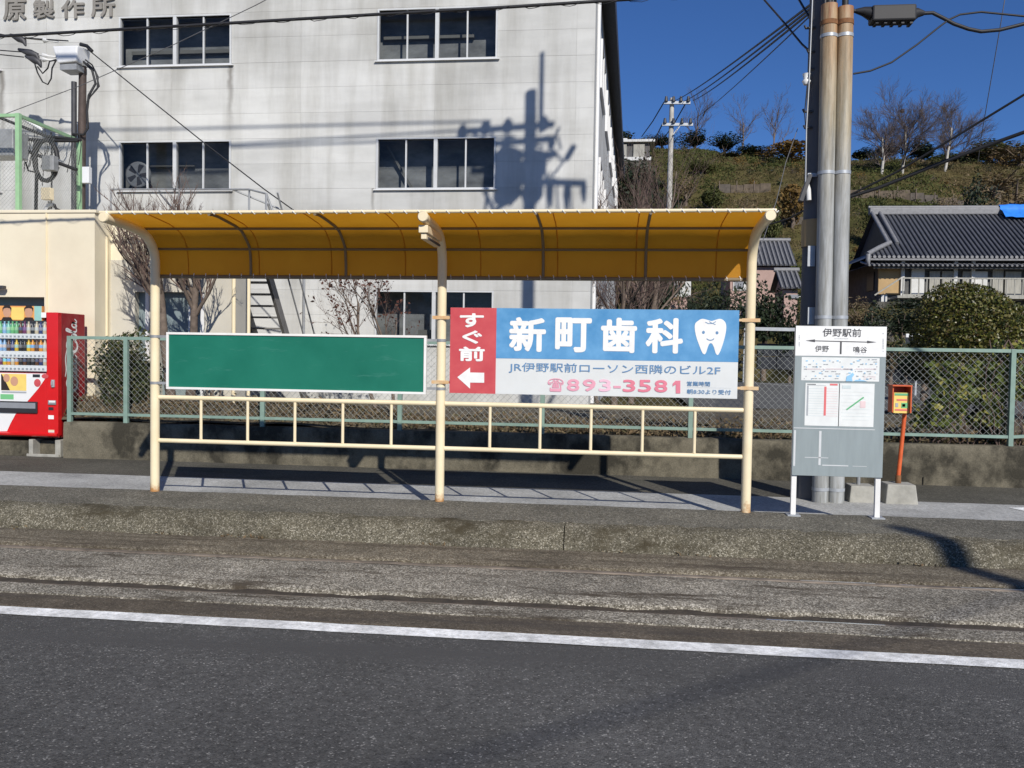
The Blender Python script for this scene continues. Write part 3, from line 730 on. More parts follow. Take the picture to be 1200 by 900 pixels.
# recessed right bay with grey door and windows
bay = [(at(158, 350, Y=RY).x, at(175, 350, Y=RY).x), (at(186, 350, Y=RY).x, at(240, 350, Y=RY).x)]
zt = at(170, 342, Y=RY).z
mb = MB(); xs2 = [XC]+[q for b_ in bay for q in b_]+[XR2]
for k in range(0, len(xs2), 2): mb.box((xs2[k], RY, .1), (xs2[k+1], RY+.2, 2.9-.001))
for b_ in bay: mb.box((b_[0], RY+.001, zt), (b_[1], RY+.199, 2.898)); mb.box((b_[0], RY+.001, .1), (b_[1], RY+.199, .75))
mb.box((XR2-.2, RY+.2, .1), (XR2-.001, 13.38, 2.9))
mb.build('bay_wall', 'cream_wall_grey', ax)
for b_ in bay:
    wo = MB().box((b_[0], RY+.12, .75), (b_[1], RY+.16, zt)).build('shutter', 'sheet_grey_door', ax)
    MB().box((b_[1]-.09, RY+.04, .75), (b_[1]-.03, RY+.119, zt)).build('frame_post', 'alu', wo)
    if b_[1]-b_[0] > .5:
        m_ = (b_[0]+b_[1])/2+.12; MB().box((m_-.03, RY+.04, .75), (m_+.03, RY+.119, zt)).build('frame_post', 'alu', wo)
p = at(123.5, 300, Y=RY-.12)
MB().cyl((p.x, RY-.1, .3), (p.x, RY-.1, ZC-.3), .035, 10).build('downpipe', 'cream_paint', ax)
for px in (274, 291.5):
    p = at(px, 350, Y=RY-.06); MB().cyl((p.x, RY-.06, .4), (p.x, RY-.06, 3.2), .032 if px < 280 else .028, 8).build('standpipe', 'cream_paint', ax)
MB().box((-24, CY-.02, ZC+.002), (XC+.03, CY+.25, ZC+.05)).build('coping', 'cream_wall', ax, bevel=.008)
p = at(55, 330, Y=CY); MB().cyl((p.x, CY-.012, 1.9), (p.x, CY-.012, ZC), .012, 6).build('surface_conduit', 'cream_paint', ax)
lam = thing('wall_lamp', 'small dark tube lamp on the cream wall above the vending machine', 'lamp', at(2, 337, Y=CY-.1))
c = at(2, 337, Y=CY-.1); MB().box((c.x-.35, CY-.14, c.z-.02), (c.x+.05, CY-.06, c.z+.03)).build('lamp_body', 'dark_metal', lam, bevel=.008)
MB().box((c.x-.2, CY-.06, c.z-.015), (c.x-.1, CY, c.z+.02)).build('bracket', 'grey_metal', lam)
# steel stair from the yard to the annex roof
st = thing('steel_stair', 'steep grey steel stair with open treads climbing to the annex roof', 'stair', (-6, 16.5, .4))
def stair_line(px1, px2):
    p1 = at(px1[0], px1[1], Y=16.6); k = at(px2[0], px2[1], X=p1.x); return p1, k
r1, r2 = stair_line((334, 388), (315, 322)); 
dr = (r2-r1)/(r2.z-r1.z)
def on(p, z): return p+dr*(z-p.z)
zb, zt2 = .45, 3.62
lx = at(297, 388, Y=16.6).x
mb = MB(); mb.beam(on(r1, zb), on(r1, zt2), .06, .2, up=(0, 1, 0)); mb.build('stringer', 'stair_steel', st)
l1 = Vector((lx, r1.y, r1.z)); mb = MB(); mb.beam(on(l1, zb), on(l1, zt2), .06, .2, up=(0, 1, 0)); mb.build('stringer', 'stair_steel', st)
z = zb+.2
while z < zt2:
    a, b = on(l1, z), on(r1, z); MB().box((a.x+.032, a.y-.13, z-.015), (b.x-.032, a.y+.11, z+.015)).build('tread', 'stair_steel', st); z += .215
for dx in (.22, .42):
    q = Vector((dx*.9, 0, .35+dx)); MB().cyl(on(r1, zb)+q, on(r1, zt2)+q, .018, 6).build('handrail', 'grey_metal', st)
# guard rail of the landing on the annex roof
lr = thing('roof_railing', 'thin grey pipe railing round the stair landing above the canopy', 'railing', (-8, 15.2, 3.5))
A, B_, C_ = at(130, 222, Y=15.3), at(292, 222, Y=15.3), at(312, 227, Y=14.4)
for dz in (0, -.42):
    mb = MB(); mb.tube([A+Vector((0, 0, dz)), B_+Vector((0, 0, dz)), C_+Vector((0, 0, dz)), at(325, 262, Y=14.6)+Vector((0, 0, dz))], .02, 6); mb.build('rail', 'grey_metal', lr)
for q in (A, (A+B_)/2, B_, C_): MB().cyl(q+Vector((0, 0, -1.1)), q+Vector((0, 0, .0)), .02, 6).build('post', 'grey_metal', lr)
mb = MB(); p1, p2 = at(272, 222, Y=15.3), at(345, 252, Y=15.6); mb.tube([p1, p2], .018, 6); mb.build('brace', 'grey_metal', lr)

# ================================================================== TRAM SHELTER
PY = 8.515; PX = (-4.738, -1.69, 1.342)
sh = thing('tram_shelter', 'cream steel tram stop shelter with curved orange fabric canopy', 'shelter', (PX[1], PY, 0))
arm = [(PY, 2.42), (PY-.02, 2.5), (PY-.07, 2.575), (PY-.15, 2.64), (PY-.26, 2.683), (PY-.42, 2.7), (7.95, 2.712), (7.6, 2.722)]
for x in PX:
    mb = MB(); mb.tube([(x, PY, -.03), (x, PY, .0), (x, PY, 1.2)]+[(x, y, z) for y, z in arm], .047, 16)
    po = mb.build('post', 'post_paint', sh)
    mb = MB(); mb.tube([(x, 7.603, 2.722), (x, 7.59, 2.722), (x, 7.578, 2.722)], [.049, .05, .042], 16); mb.build('end_cap', 'cream_paint', po)
for k in range(2):
    x0, x1 = PX[k]+.046, PX[k+1]-.046
    for z_, r in ((.992, .0245), (.538, .0235)):
        MB().cyl((x0, PY, z_), (x1, PY, z_), r, 10).build('rail', 'post_paint', sh)
    for j in range(1, 6):
        x = PX[k]+(PX[k+1]-PX[k])*j/6; MB().cyl((x, PY, .56), (x, PY, .97), .016, 8).build('baluster', 'cream_paint', sh)
# canopy sheet
sec = [(7.63, 2.778), (7.7, 2.786), (7.82, 2.786), (8.0, 2.772), (8.2, 2.755), (8.34, 2.728), (8.43, 2.69), (8.51, 2.635), (8.565, 2.56), (8.59, 2.46), (8.598, 2.36), (8.6, 2.275)]
cx0, cx1 = -4.80, 1.40
nx = 120; vs = []
for i in range(nx+1):
    x = cx0+(cx1-cx0)*i/nx
    for j, (y, z) in enumerate(sec):
        sag = .006*math.sin((x-cx0)*2*math.pi/.76)*math.sin(j/len(sec)*3.1)
        scal = .0
        vs.append((x, y, z+sag+.003*nz(x, y, 2, 50)))
n = len(sec); fs = [(i*n+j, (i+1)*n+j, (i+1)*n+j+1, i*n+j+1) for i in range(nx) for j in range(n-1)]
mb = MB(); mb.add(vs, fs, True); cv = mb.build('canopy', 'canopy_fabric', sh)
for j in range(1, 9):
    x = cx0+(cx1-cx0)*(j-.5)/8
    ribbon_pts = [(x, y-(.004 if z < 2.7 else 0), z-(.006 if z >= 2.7 else 0)) for y, z in sec]
    MB().tube(ribbon_pts, .005, 4).build('seam', 'canopy_fabric', cv)
MB().cyl((cx0, 7.635, 2.775), (cx1, 7.635, 2.775), .016, 8).build('front_pipe', 'cream_paint', sh)
MB().cyl((cx0, 8.585, 2.262), (cx1, 8.585, 2.262), .02, 8).build('back_pipe', 'canopy_frame_shaded', sh)
MB().cyl((cx0, 8.27, 2.715), (cx1, 8.27, 2.715), .013, 8).build('purlin', 'canopy_frame_shaded', sh)
MB().cyl((cx0, 8.55, 2.545), (cx1, 8.55, 2.545), .013, 8).build('purlin', 'canopy_frame_shaded', sh)
for k in range(2):
    for t in (1/3, 2/3):
        x = PX[k]+(PX[k+1]-PX[k])*t
        MB().tube([(x, y-.022 if z < 2.7 else y, z-.024 if z >= 2.6 else z) for y, z in sec], .015, 8).build('rib', 'canopy_frame_shaded', sh)
lace = MB()
x = cx0+.06
while x < cx1:
    lace.tube([(x, 7.64, 2.79), (x+.012, 7.615, 2.775), (x+.03, 7.63, 2.755), (x+.05, 7.66, 2.775)], .006, 4)
    lace.tube([(x, 8.59, 2.295), (x+.008, 8.57, 2.275), (x+.01, 8.57, 2.25)], .005, 4)
    x += .13
lo = lace.build('lacing', 'white_frame', sh)
# lamp fixed below the middle arm
lp = thing('shelter_lamp', 'cream box lamp with tube under the middle canopy arm', 'lamp', (PX[1], 7.9, 2.6))
MB().box((PX[1]-.05, 7.64, 2.585), (PX[1]+.035, 8.3, 2.655)).build('housing', 'cream_paint', lp, bevel=.006)
MB().box((PX[1]-.032, 7.66, 2.53), (PX[1]+.02, 8.26, 2.584)).build('reflector', 'cream_paint', lp, bevel=.006)
MB().cyl((PX[1]+.026, 7.72, 2.545), (PX[1]+.026, 8.22, 2.545), .012, 8).build('tube', 'dark_metal', lp)

# green board
gb = thing('green_board', 'blank green board in a white frame on the left shelter bay', 'board', (-3.2, PY-.03, 1.09))
ga, gb2 = at(196, 390, Y=PY-.05), at(499.5, 461, Y=PY-.05); zb_ = at(196, 457, Y=PY-.05).z
X0, X1, Z0, Z1 = ga.x, gb2.x, (zb_+gb2.z)/2, (ga.z+at(497, 392.5, Y=PY-.05).z)/2
MB().box((X0+.02, PY-.062, Z0+.02), (X1-.02, PY-.045, Z1-.02)).build('panel', 'board_green', gb)
for nm, a, b in (('frame_rail', (X0, PY-.075, Z1-.024), (X1, PY-.03, Z1)), ('frame_rail', (X0, PY-.075, Z0), (X1, PY-.03, Z0+.024)), ('frame_stile', (X0, PY-.075, Z0+.0245), (X0+.026, PY-.03, Z1-.0245)), ('frame_stile', (X1-.026, PY-.075, Z0+.0245), (X1, PY-.03, Z1-.0245))):
    MB().box(a, b).build(nm, 'white_frame', gb, bevel=.003)
for x in PX[:2]:
    for z_ in (Z1-.045, Z0+.06):
        mb = MB(); mb.tube([(x, PY, z_-.014), (x, PY, z_+.014)], .0505, 16); 
        xe = X0+.01 if x < -4 else X1-.01
        mb.box((min(x, xe), PY-.03, z_-.013), (max(x, xe), PY-.024, z_+.013)); mb.build('strap', 'grey_metal', gb)
# advertising board
SY = PY-.075
sg = thing('dental_sign', 'blue, white and red dental clinic sign with a smiling tooth on the right shelter bay', 'sign', (-.2, SY, 1.1))
def sp(px, py, Y=SY): q = at(px, py, Y=Y); return (q.x, q.z)
sTL, sTR, sBL, sBR = sp(527.5, 360.7), sp(866, 363.3), sp(527.3, 460.7), sp(864.3, 467.3)
sx0, sx1 = (sTL[0]+sBL[0])/2, (sTR[0]+sBR[0])/2; sz0, sz1 = (sBL[1]+sBR[1])/2, (sTL[1]+sTR[1])/2
MB().box((sx0, SY, sz0), (sx1, SY+.018, sz1)).build('backing', 'sign_white', sg, bevel=.002)
xm = sp(581.5, 400)[0]; zm = sp(720, 422)[1]
MB().box((xm, SY-.0025, zm), (sx1, SY-.0005, sz1-.0005)).build('blue_field', 'sign_blue', sg)
MB().box((sx0, SY-.0025, sz0+.0005), (xm-.0004, SY-.0005, sz1-.0005)).build('red_field', 'sign_red', sg)
def sign_text(body, x0, y0, x1, y1, m, bold=0, lift=.005):
    A, Bq = sp(x0, y0), sp(x1, y1); return print_text(body, A, Bq, SY, m, sg, bold=bold, lift=lift)
for ch, x0, x1 in zip('新町歯科', (597, 651, 704.5, 757), (639.5, 693, 746, 800)):
    k = (x0-597)/203*2.0; sign_text(ch, x0, 371.5+k*.6, x1, 412.5+k*1.3, 'text_white', .036)
sign_text('す', 539, 367, 567, 384, 'text_white', .042); sign_text('ぐ', 542, 387, 565, 403, 'text_white', .042); sign_text('前', 538, 406, 568, 423.5, 'text_white', .042)
mb = MB(); pts = [sp(536, 442), sp(551, 430.5), sp(551, 436.5), sp(567.5, 436.8), sp(567.5, 448.5), sp(551, 448.3), sp(551, 455.5)]
poly(mb, pts, SY-.005); mb.build('arrow', 'text_white', sg)
sign_text('JR伊野駅前ローソン西隣のビル2F', 596.5, 424.5, 844, 441.2, 'text_blue', .008)
sign_text('☎', 642, 443.2, 660.5, 459, 'text_pink_mid', .02)
for ch, x0, x1, mm in (('8', 664.5, 679, 'text_pink_mid'), ('9', 683, 698, 'text_pink_mid'), ('3', 702, 716, 'text_pink_pale'), ('3', 730, 744.5, 'text_pink'), ('5', 748, 763, 'text_pink'), ('8', 767, 782, 'text_pink'), ('1', 788, 797.5, 'text_pink')):
    k = (x0-664)/134*2
    if ch == '1':
        mb = MB(); poly(mb, [sp(*q) for q in [(788.3, 449.5), (791.5, 446.2), (797.3, 446), (797.2, 461), (792, 461), (792, 450.5), (788.3, 452.8)]], SY-.005); mb.build('lettering', mm, sg); continue
    sign_text(ch, x0, 444+k*.7, x1, 458.5+k, mm, .04)
mb = MB(); A, Bq = sp(719, 452), sp(727.5, 455); mb.box((A[0], SY-.005, Bq[1]), (Bq[0], SY-.003, A[1])); mb.build('lettering', 'text_pink_mid', sg)
sign_text('営業時間', 805, 446.7, 832, 452.8, 'text_blue', .012); sign_text('朝8:30より受付', 805, 455.8, 856.5, 462.6, 'text_blue', .012)
mb = MB(); A, Bq = sp(805, 454), sp(856.5, 454.6); mb.box((A[0], SY-.004, Bq[1]-.002), (Bq[0], SY-.003, A[1]+.001)); mb.build('rule', 'text_blue', sg)
# tooth emblem
tp = [(818, 376), (823, 373.6), (830, 375.2), (834, 376.2), (838, 375), (844, 373.6), (849, 376.5), (851, 382), (850.4, 390), (848, 400), (845, 409), (842.5, 414.5), (840.6, 416), (838.5, 413.5), (836.5, 407), (834, 402.5), (831.2, 403), (829, 408), (827.2, 413.5), (825.2, 415.2), (822.8, 413), (819.5, 405), (816, 395), (814.2, 386), (814.6, 379.5)]
sm_pts = []
for i in range(len(tp)):
    p0, p1, p2, p3 = [Vector(tp[(i+k-1) % len(tp)]) for k in range(4)]
    for t in (0, .33, .66):
        sm_pts.append(.5*((2*p1)+(-p0+p2)*t+(2*p0-5*p1+4*p2-p3)*t*t+(-p0+3*p1-3*p2+p3)*t**3))
mb = MB(); poly(mb, [sp(*q) for q in sm_pts][::-1], SY-.005); tooth = mb.build('tooth_emblem', 'text_white', sg)
mb = MB()
for ex, ey in ((824.3, 389.5), (840.2, 390)): poly(mb, [sp(*q) for q in ell(ex, ey, 1.7, 1.9, 14)], SY-.007)
ribbon(mb, [sp(*q) for q in ell(832.4, 395.5, 4.6, 3.2, 9, .35, math.pi-.35)], .008, plane='xz', const=SY-.0075)
ribbon(mb, [sp(*q) for q in [(826.5, 377.5), (830, 379.2), (835, 379), (839, 376.8)]], .006, plane='xz', const=SY-.0075)
ribbon(mb, [sp(*q) for q in [(831, 376.8), (834, 378.6), (838.5, 380.5)]], .005, plane='xz', const=SY-.0078)
mb.build('face', 'text_blue', tooth)
for x, s_ in ((PX[1], 1), (PX[2], -1)):
    for z_ in ((sp(520, 372)[1], sp(520, 448)[1]) if s_ == 1 else (sp(872, 375)[1], sp(872, 455)[1])):
        mb = MB(); mb.tube([(x, PY, z_-.016), (x, PY, z_+.016)], .052, 16)
        mb.box((x-.085, PY-.055, z_-.017), (x+.085, PY-.048, z_+.017))
        xa = sx0-.005 if s_ == 1 else sx1+.005
        mb.box((min(x, xa+.05*s_), PY-.056, z_-.012), (max(x, xa+.05*s_), PY-.0565+.012, z_+.012))
        mb.build('clamp', 'cream_rust', sg)

# ================================================================== STATION NAME BOARD
NY = 8.40
ns = thing('stop_name_board', 'grey sheet-metal stop name board with white header, map and timetables', 'sign', (2.15, NY, 0))
def npx(px, py, Y=NY): q = at(px, py, Y=Y); return (q.x, q.z)
nTL, nTR, nBL, nBR = npx(933, 381.3), npx(1039.8, 383.2), npx(927.6, 556.5), npx(1033.5, 560.4)
nx0, nx1 = (nTL[0]+nBL[0])/2, (nTR[0]+nBR[0])/2; nz0, nz1 = (nBL[1]+nBR[1])/2, (nTL[1]+nTR[1])/2
MB().box((nx0, NY, nz0), (nx1, NY+.02, nz1)).build('sheet', 'sign_sheet', ns, bevel=.002)
for x, m_ in ((nx0+.026, 'galv'), (nx1-.03, 'galv')):
    lg = MB().box((x-.024, NY+.0205, 0.0), (x+.024, NY+.06, nz1-.02)).build('leg', 'white_frame', ns, bevel=.003)
    MB().box((x-.06, NY-.03, -.001), (x+.06, NY+.1, .012)).build('foot_plate', 'galv', lg)
hz_ = npx(985, 417.5)[1]
MB().box((nx0+.001, NY-.003, hz_), (nx1-.001, NY-.0005, nz1-.001)).build('header', 'text_white', ns)
def ntext(body, a, b, c, d, m='text_black', bold=.0): return print_text(body, npx(a, b), npx(c, d), NY, m, ns, bold=bold, lift=.005)
def nrect(a, b, c, d, m, name='print', lift=.003):
    A, Bq = npx(a, b), npx(c, d); return MB().box((A[0], NY-lift, Bq[1]), (Bq[0], NY-lift+.0012, A[1])).build(name, m, ns)
ntext('伊野駅前', 964, 384.7, 1009, 395, bold=.012); ntext('伊野', 955, 404.8, 971, 412.5, bold=.008); ntext('鳴谷', 1000, 406, 1015.8, 413.5, bold=.008)
mb = MB(); poly(mb, [npx(*q) for q in [(944, 399.2), (955, 397.6), (955, 398.9), (1016, 400.4), (1016, 399.2), (1027, 401), (1016, 402.3), (1016, 401.4), (955, 399.9), (955, 401)]], NY-.005)
A, Bq = npx(984.4, 400.5), npx(986, 415); mb.box((A[0], NY-.005, Bq[1]), (Bq[0], NY-.0042, A[1])); mb.build('arrow', 'text_black', ns)
# fine print too small to read: broken grey strokes
def fine_print(a, b, c, d, m, rows, seed, fill=.8, name='fine_print', vertical=False, th=.5):
    r = random.Random(seed); mb = MB()
    for k in range(rows):
        if vertical:
            x = a+(c-a)*(k+.5)/rows; y = b
            while y < d:
                h = r.uniform(1.0, 2.0); A, Bq = npx(x-th, y), npx(x+th, min(y+h, d)); 
                if r.random() < fill: mb.box((A[0], NY-.005, Bq[1]), (Bq[0], NY-.0042, A[1]))
                y += h+.6
        else:
            y = b+(d-b)*(k+.5)/rows; x = a
            while x < c:
                w_ = r.uniform(.8, 3.5)
                if r.random() < fill: A, Bq = npx(x, y-th*.5), npx(min(x+w_, c), y+th*.5); mb.box((A[0], NY-.005, Bq[1]), (Bq[0], NY-.0042, A[1]))
                x += w_+.5
    return mb.build(name, m, ns, kind='stuff')
fine_print(976, 396.4, 994, 397.4, 'text_grey', 1, 1); fine_print(960, 413.5, 964.5, 414.4, 'text_grey', 1, 2); fine_print(1002, 414.2, 1012, 415.2, 'text_grey', 1, 3)
fine_print(935, 393, 938, 406, 'text_grey', 1, 4, vertical=True); fine_print(1033, 390, 1036.5, 412, 'text_grey', 1, 5, vertical=True)
nrect(939.5, 418.3, 1030, 447.3, 'paper', 'route_map', .002)
fine_print(942, 420, 1028, 445, 'text_grey', 9, 6, .16, 'map_labels', th=1.0); fine_print(942, 421, 1028, 446, 'map_blue', 7, 7, .14, 'map_labels', th=1.3); fine_print(942, 431.5, 1027, 433.5, 'map_pink', 2, 8, .85, 'map_routes'); fine_print(1012, 440, 1026, 445, 'rule_pink', 3, 9, .8, 'map_routes')
mb = MB(); poly(mb, [npx(*q) for q in [(991, 446.8), (992, 441), (996, 439), (999, 436.5), (1001, 439), (998, 443), (999, 446.8)]], NY-.0056); poly(mb, [npx(*q) for q in [(1000, 446.8), (1003, 445), (1012, 445.6), (1016, 446.8)]], NY-.0056); mb.build('map_bay', 'map_blue', ns)
nrect(944, 448.6, 982.8, 499.5, 'paper', 'timetable', .002); nrect(983.4, 449, 1023.4, 500.5, 'paper', 'timetable', .002)
nrect(946, 449.8, 956, 450.8, 'text_black', lift=.004); nrect(946, 451.3, 968, 452.0, 'text_grey', lift=.004); nrect(972.5, 449.6, 981.5, 451.8, 'red_print', lift=.004); nrect(945.8, 452, 946.7, 487, 'text_grey', lift=.004); nrect(966, 453, 967.6, 487, 'red_print', lift=.004)
for k in range(12): nrect(947.5, 455+k*2.9, 965, 455.7+k*2.9, 'rule_grey', 'table_rule', .004); nrect(968.5, 455.2+k*2.9, 981.5, 455.9+k*2.9, 'rule_pink', 'table_rule', .004)
for k in range(9): nrect(985+(k % 3), 459+k*4.1, 1021-(k*3 % 7), 459.6+k*4.1, 'rule_grey', 'table_rule', .004)
nrect(987, 451.5, 997, 455.5, 'rule_grey', lift=.004); nrect(1008, 470, 1014, 478, 'rule_pink', lift=.0045)
mb = MB(); ribbon(mb, [npx(992, 480), npx(1012, 465.5)], .014, plane='xz', const=NY-.006); mb.build('diagram_line', 'green_print', ns)
for a, b, c, d in ((930, 501.8, 1025, 503.2), (930.5, 504, 931.6, 546), (960, 505, 961.6, 545), (943, 535.5, 970.5, 537), (963.5, 544.5, 994, 546.6), (999, 546, 1015.5, 547)): nrect(a, b, c, d, 'residue', 'tape_residue', .002)

# ================================================================== FLYER BOX, CONCRETE FEET
fp = at(1056, 591, z=-.088); fx, fy = fp.x, fp.y+.12
blk = thing('concrete_foot', 'concrete block foot holding the red flyer-box post', 'block', (fx, fy, -.09))
def frustum(cx, cy, z0, z1, w0, w1, d0, d1):
    return MB().add([(cx-w0, cy-d0, z0), (cx+w0, cy-d0, z0), (cx+w0, cy+d0, z0), (cx-w0, cy+d0, z0), (cx-w1, cy-d1, z1), (cx+w1, cy-d1, z1), (cx+w1, cy+d1, z1), (cx-w1, cy+d1, z1)],
                    [(0, 3, 2, 1), (4, 5, 6, 7), (0, 1, 5, 4), (1, 2, 6, 5), (2, 3, 7, 6), (3, 0, 4, 7)])
frustum(fx, fy, -.092, .13, .175, .15, .15, .125).build('block', 'block_conc', blk, bevel=.012)
fb = thing('flyer_box', 'open-topped orange-red flyer box on a thin leaning red post', 'box', (fx, fy, .1))
bt = at(1061, 487, Y=fy)
MB().tube([(fx, fy, .131), (fx, fy, .22)], .032, 8).build('socket', 'rust', fb)
MB().tube([(fx, fy, .2), (bt.x-.0, fy, bt.z+.15)], .024, 8).build('post', 'orange_box', fb)
bx0, bx1 = at(1047.5, 470, Y=fy-.12).x, at(1068.5, 470, Y=fy-.12).x; bz0, bz1 = at(1060, 484, Y=fy-.12).z, at(1060, 453, Y=fy-.12).z
yf, yb = fy-.12, fy+.08
mb = MB(); t = .012
mb.box((bx0, yf+.05, bz0), (bx0+t, yb, bz1)); mb.box((bx1-t, yf-.0, bz0), (bx1, yb, bz1)); mb.box((bx0+t+.001, yb-t, bz0), (bx1-t-.001, yb, bz1-.001)); mb.box((bx0+t+.001, yf+.06, bz0+.001), (bx1-t-.001, yb-t-.001, bz0+t))
mb.box((bx0-.01, yf+.02, bz1+.0005), (bx1+.01, yb+.01, bz1+.014))
mb.build('body', 'orange_box', fb)
mb = MB(); mb.box((bx0+t+.002, yf+.045, bz0-.005), (bx1-t-.002, yf+.055, bz1-.07)); fl = mb.build('flyer', 'poster_yellow', fb)
u0, u1, v0, v1 = bx0+t, bx1-t, bz0, bz1-.07
def fr(a, b, c, d, m): MB().box((u0+(u1-u0)*a, yf+.041, v0+(v1-v0)*b), (u0+(u1-u0)*c, yf+.0445, v0+(v1-v0)*d)).build('print', m, fl)
fr(.06, .86, .94, .97, 'green_print'); fr(.2, .6, .85, .68, 'red_print'); fr(.1, .1, .95, .18, 'red_print'); fr(.12, .28, .3, .48, 'text_grey'); fr(.5, .24, .9, .5, 'b_green'); fr(.55, .3, .75, .44, 'b_yellow')
b2 = at(1012, 590, z=-.088)
blk2 = thing('concrete_foot', 'concrete block foot half hidden behind the stop name board', 'block', (b2.x, b2.y+.15, -.09))
frustum(b2.x, b2.y+.15, -.092, .1, .15, .13, .14, .12).build('block', 'block_conc', blk2, bevel=.012)
MB().cyl((b2.x-.02, b2.y+.15, .1005), (b2.x-.02, b2.y+.15, .34), .022, 8).build('pipe_stub', 'grey_metal', blk2)

# ================================================================== MAIN UTILITY POLE
UX, UY = at(952, 500, Y=10.05).x, 10.05
up = thing('utility_pole', 'tall dark concrete utility pole behind the stop name board', 'pole', (UX, UY, -.1))
ZP = cast_from(622, 108, FY, UY).z
def lean(z): return .012*(z)
UXT = cast_from(622, 108, FY, UY).x
def ux(z): return UX+(UXT-UX)*(z/ZP)
MB().tube([(ux(z), UY, z) for z in (-.1, 2, 4, 6, 8, ZP)], [.165, .16, .15, .142, .132, .115], 18).build('shaft', 'pole_conc', up)
def C2(px, py): p = cast_from(px, py, FY, UY); return Vector((p.x, UY, p.z))
a, b = C2(634, 62), C2(634, 138); MB().tube([(b.x, UY, b.z-.3), (b.x, UY, a.z)], .05, 8).build('mast', 'galv', up)
def arm_(a, b, y=-.12, th=.09): MB().beam(C2(*a)+Vector((0, y, 0)), C2(*b)+Vector((0, y, 0)), th, th).build('crossarm', 'galv', up)
arm_((540, 150), (652, 141)); arm_((566, 165), (650, 158)); arm_((582, 178), (655, 176)); arm_((618, 208), (688, 210))
for px, py in ((545, 151), (572, 146), (598, 144), (640, 141)):
    c = C2(px, py)+Vector((0, -.12, 0)); MB().tube([c+Vector((0, 0, -.1)), c+Vector((0, 0, .02)), c+Vector((0, 0, .16))], [.09, .12, .05], 8).build('insulator', 'insulator', up)
for px, py, l in ((645, 212, .55), (664, 212, .7), (684, 212, .45)):
    c = C2(px, py); MB().tube([c, c+Vector((0, 0, -l*.4)), c+Vector((.02, 0, -l))], [.05, .07, .03], 8).build('cut_out', 'dark_metal', up)
for px, y0, y1, r in ((600, 170, 226, .27), (638, 168, 200, .0)):
    if r:
        a, b = C2(px, y0), C2(px, y1); tr = MB().tube([(a.x, UY-.2, b.z), (a.x, UY-.2, b.z+.05), (a.x, UY-.2, a.z-.1), (a.x, UY-.2, a.z)], [r*.85, r, r, r*.6], 16).build('transformer', 'grey_metal', up)
a, b = C2(632, 170), C2(632, 224); MB().tube([(a.x, UY-.25, b.z), (a.x, UY-.25, b.z+.05), (a.x, UY-.25, a.z-.05), (a.x, UY-.25, a.z)], [.17, .2, .2, .1], 14).build('transformer', 'grey_metal', up)
MB().beam(C2(578, 248), C2(612, 226), .07, .07).build('strut', 'galv', up); MB().beam(C2(566, 220), C2(580, 250), .06, .06).build('strut', 'galv', up); MB().beam(C2(672, 172), C2(664, 186), .12, .12).build('fuse_holder', 'dark_metal', up)
for px in (640, 652, 668): 
    a, b = C2(px, 214), C2(px+2, 252); MB().tube([a, b], .02, 5).build('down_lead', 'cable', up)
MB().tube([C2(575, 150), C2(580, 175), C2(572, 215), C2(568, 250)], .03, 6).build('down_lead', 'cable', up)
MB().tube([C2(548, 152), C2(575, 172), C2(600, 160)], .03, 6).build('shadow_jumper', 'cable', up)
MB().tube([C2(655, 150), C2(645, 172), C2(660, 190), C2(648, 205)], .03, 6).build('shadow_jumper', 'cable', up)
rq = random.Random(12)
for k in range(26):   # random unseen tubes, added to tangle the pole head's shadow
    x, y = rq.uniform(585, 650), rq.uniform(140, 225); MB().tube([C2(x, y)+Vector((0, rq.uniform(-.3, .2), 0)), C2(x+rq.uniform(-14, 14), y+rq.uniform(4, 14)), C2(x+rq.uniform(-16, 16), y+rq.uniform(12, 30))], rq.uniform(.012, .03), 5).build('shadow_jumper', 'cable', up)
for px, py, w_, h_ in ((612, 196, .22, .5), (590, 205, .2, .3), (640, 186, .16, .3), (600, 158, .14, .2), (652, 160, .1, .16)):
    c = C2(px, py); MB().box((c.x-w_/2, UY-.3, c.z-h_/2), (c.x+w_/2, UY-.12, c.z+h_/2)).build('switch_box', 'grey_metal', up, bevel=.02)  # extra unseen boxes, added to thicken the pole head's shadow
# things strapped to the lower shaft
for px, py in ((944, 33), (947, 61), (949, 81), (942, 131), (943, 150)):
    p = at(px, py, Y=UY-.1); MB().tube([(ux(p.z), UY-.1, p.z), (p.x, UY-.1, p.z), (p.x-.01, UY-.1, p.z+.03)], .014, 6).build('step_bolt', 'dark_metal', up)
p = at(945, 93, Y=UY-.12); MB().tube([p+Vector((0, 0, -.06)), p+Vector((0, 0, -.02)), p, p+Vector((0, 0, .06))], [.03, .05, .03, .045], 10).build('insulator', 'insulator', up)
MB().tube([at(952, 0, Y=UY-.16), at(948, 100, Y=UY-.17), at(945, 150, Y=UY-.17), at(944, 214, Y=UY-.17)], .008, 5).build('earth_wire', 'galv', up)
MB().tube([at(946, 100, Y=UY-.16), at(943, 133, Y=UY-.16), at(945, 155, Y=UY-.16)], .007, 5).build('earth_wire', 'cable', up)
p = at(945, 222, Y=UY-.16); MB().tube([p+Vector((0, 0, .1)), p+Vector((.02, 0, 0)), p+Vector((.03, 0, -.12))], [.015, .03, .03], 8).build('wire_clamp', 'insulator', up)
MB().beam(at(938, 236, Y=UY-.14), at(949, 205, Y=UY-.14), .1, .04).build('guard_cover', 'dark_metal', up)
zA, zB = at(948, 288, Y=UY-.16).z, at(948, 256, Y=UY-.16).z
MB().tube([(ux(zA)-.02, UY-.015, zA), (ux(zA)-.02, UY-.015, zB)], .156, 18, False).build('yellow_band', 'ochre_board', up)
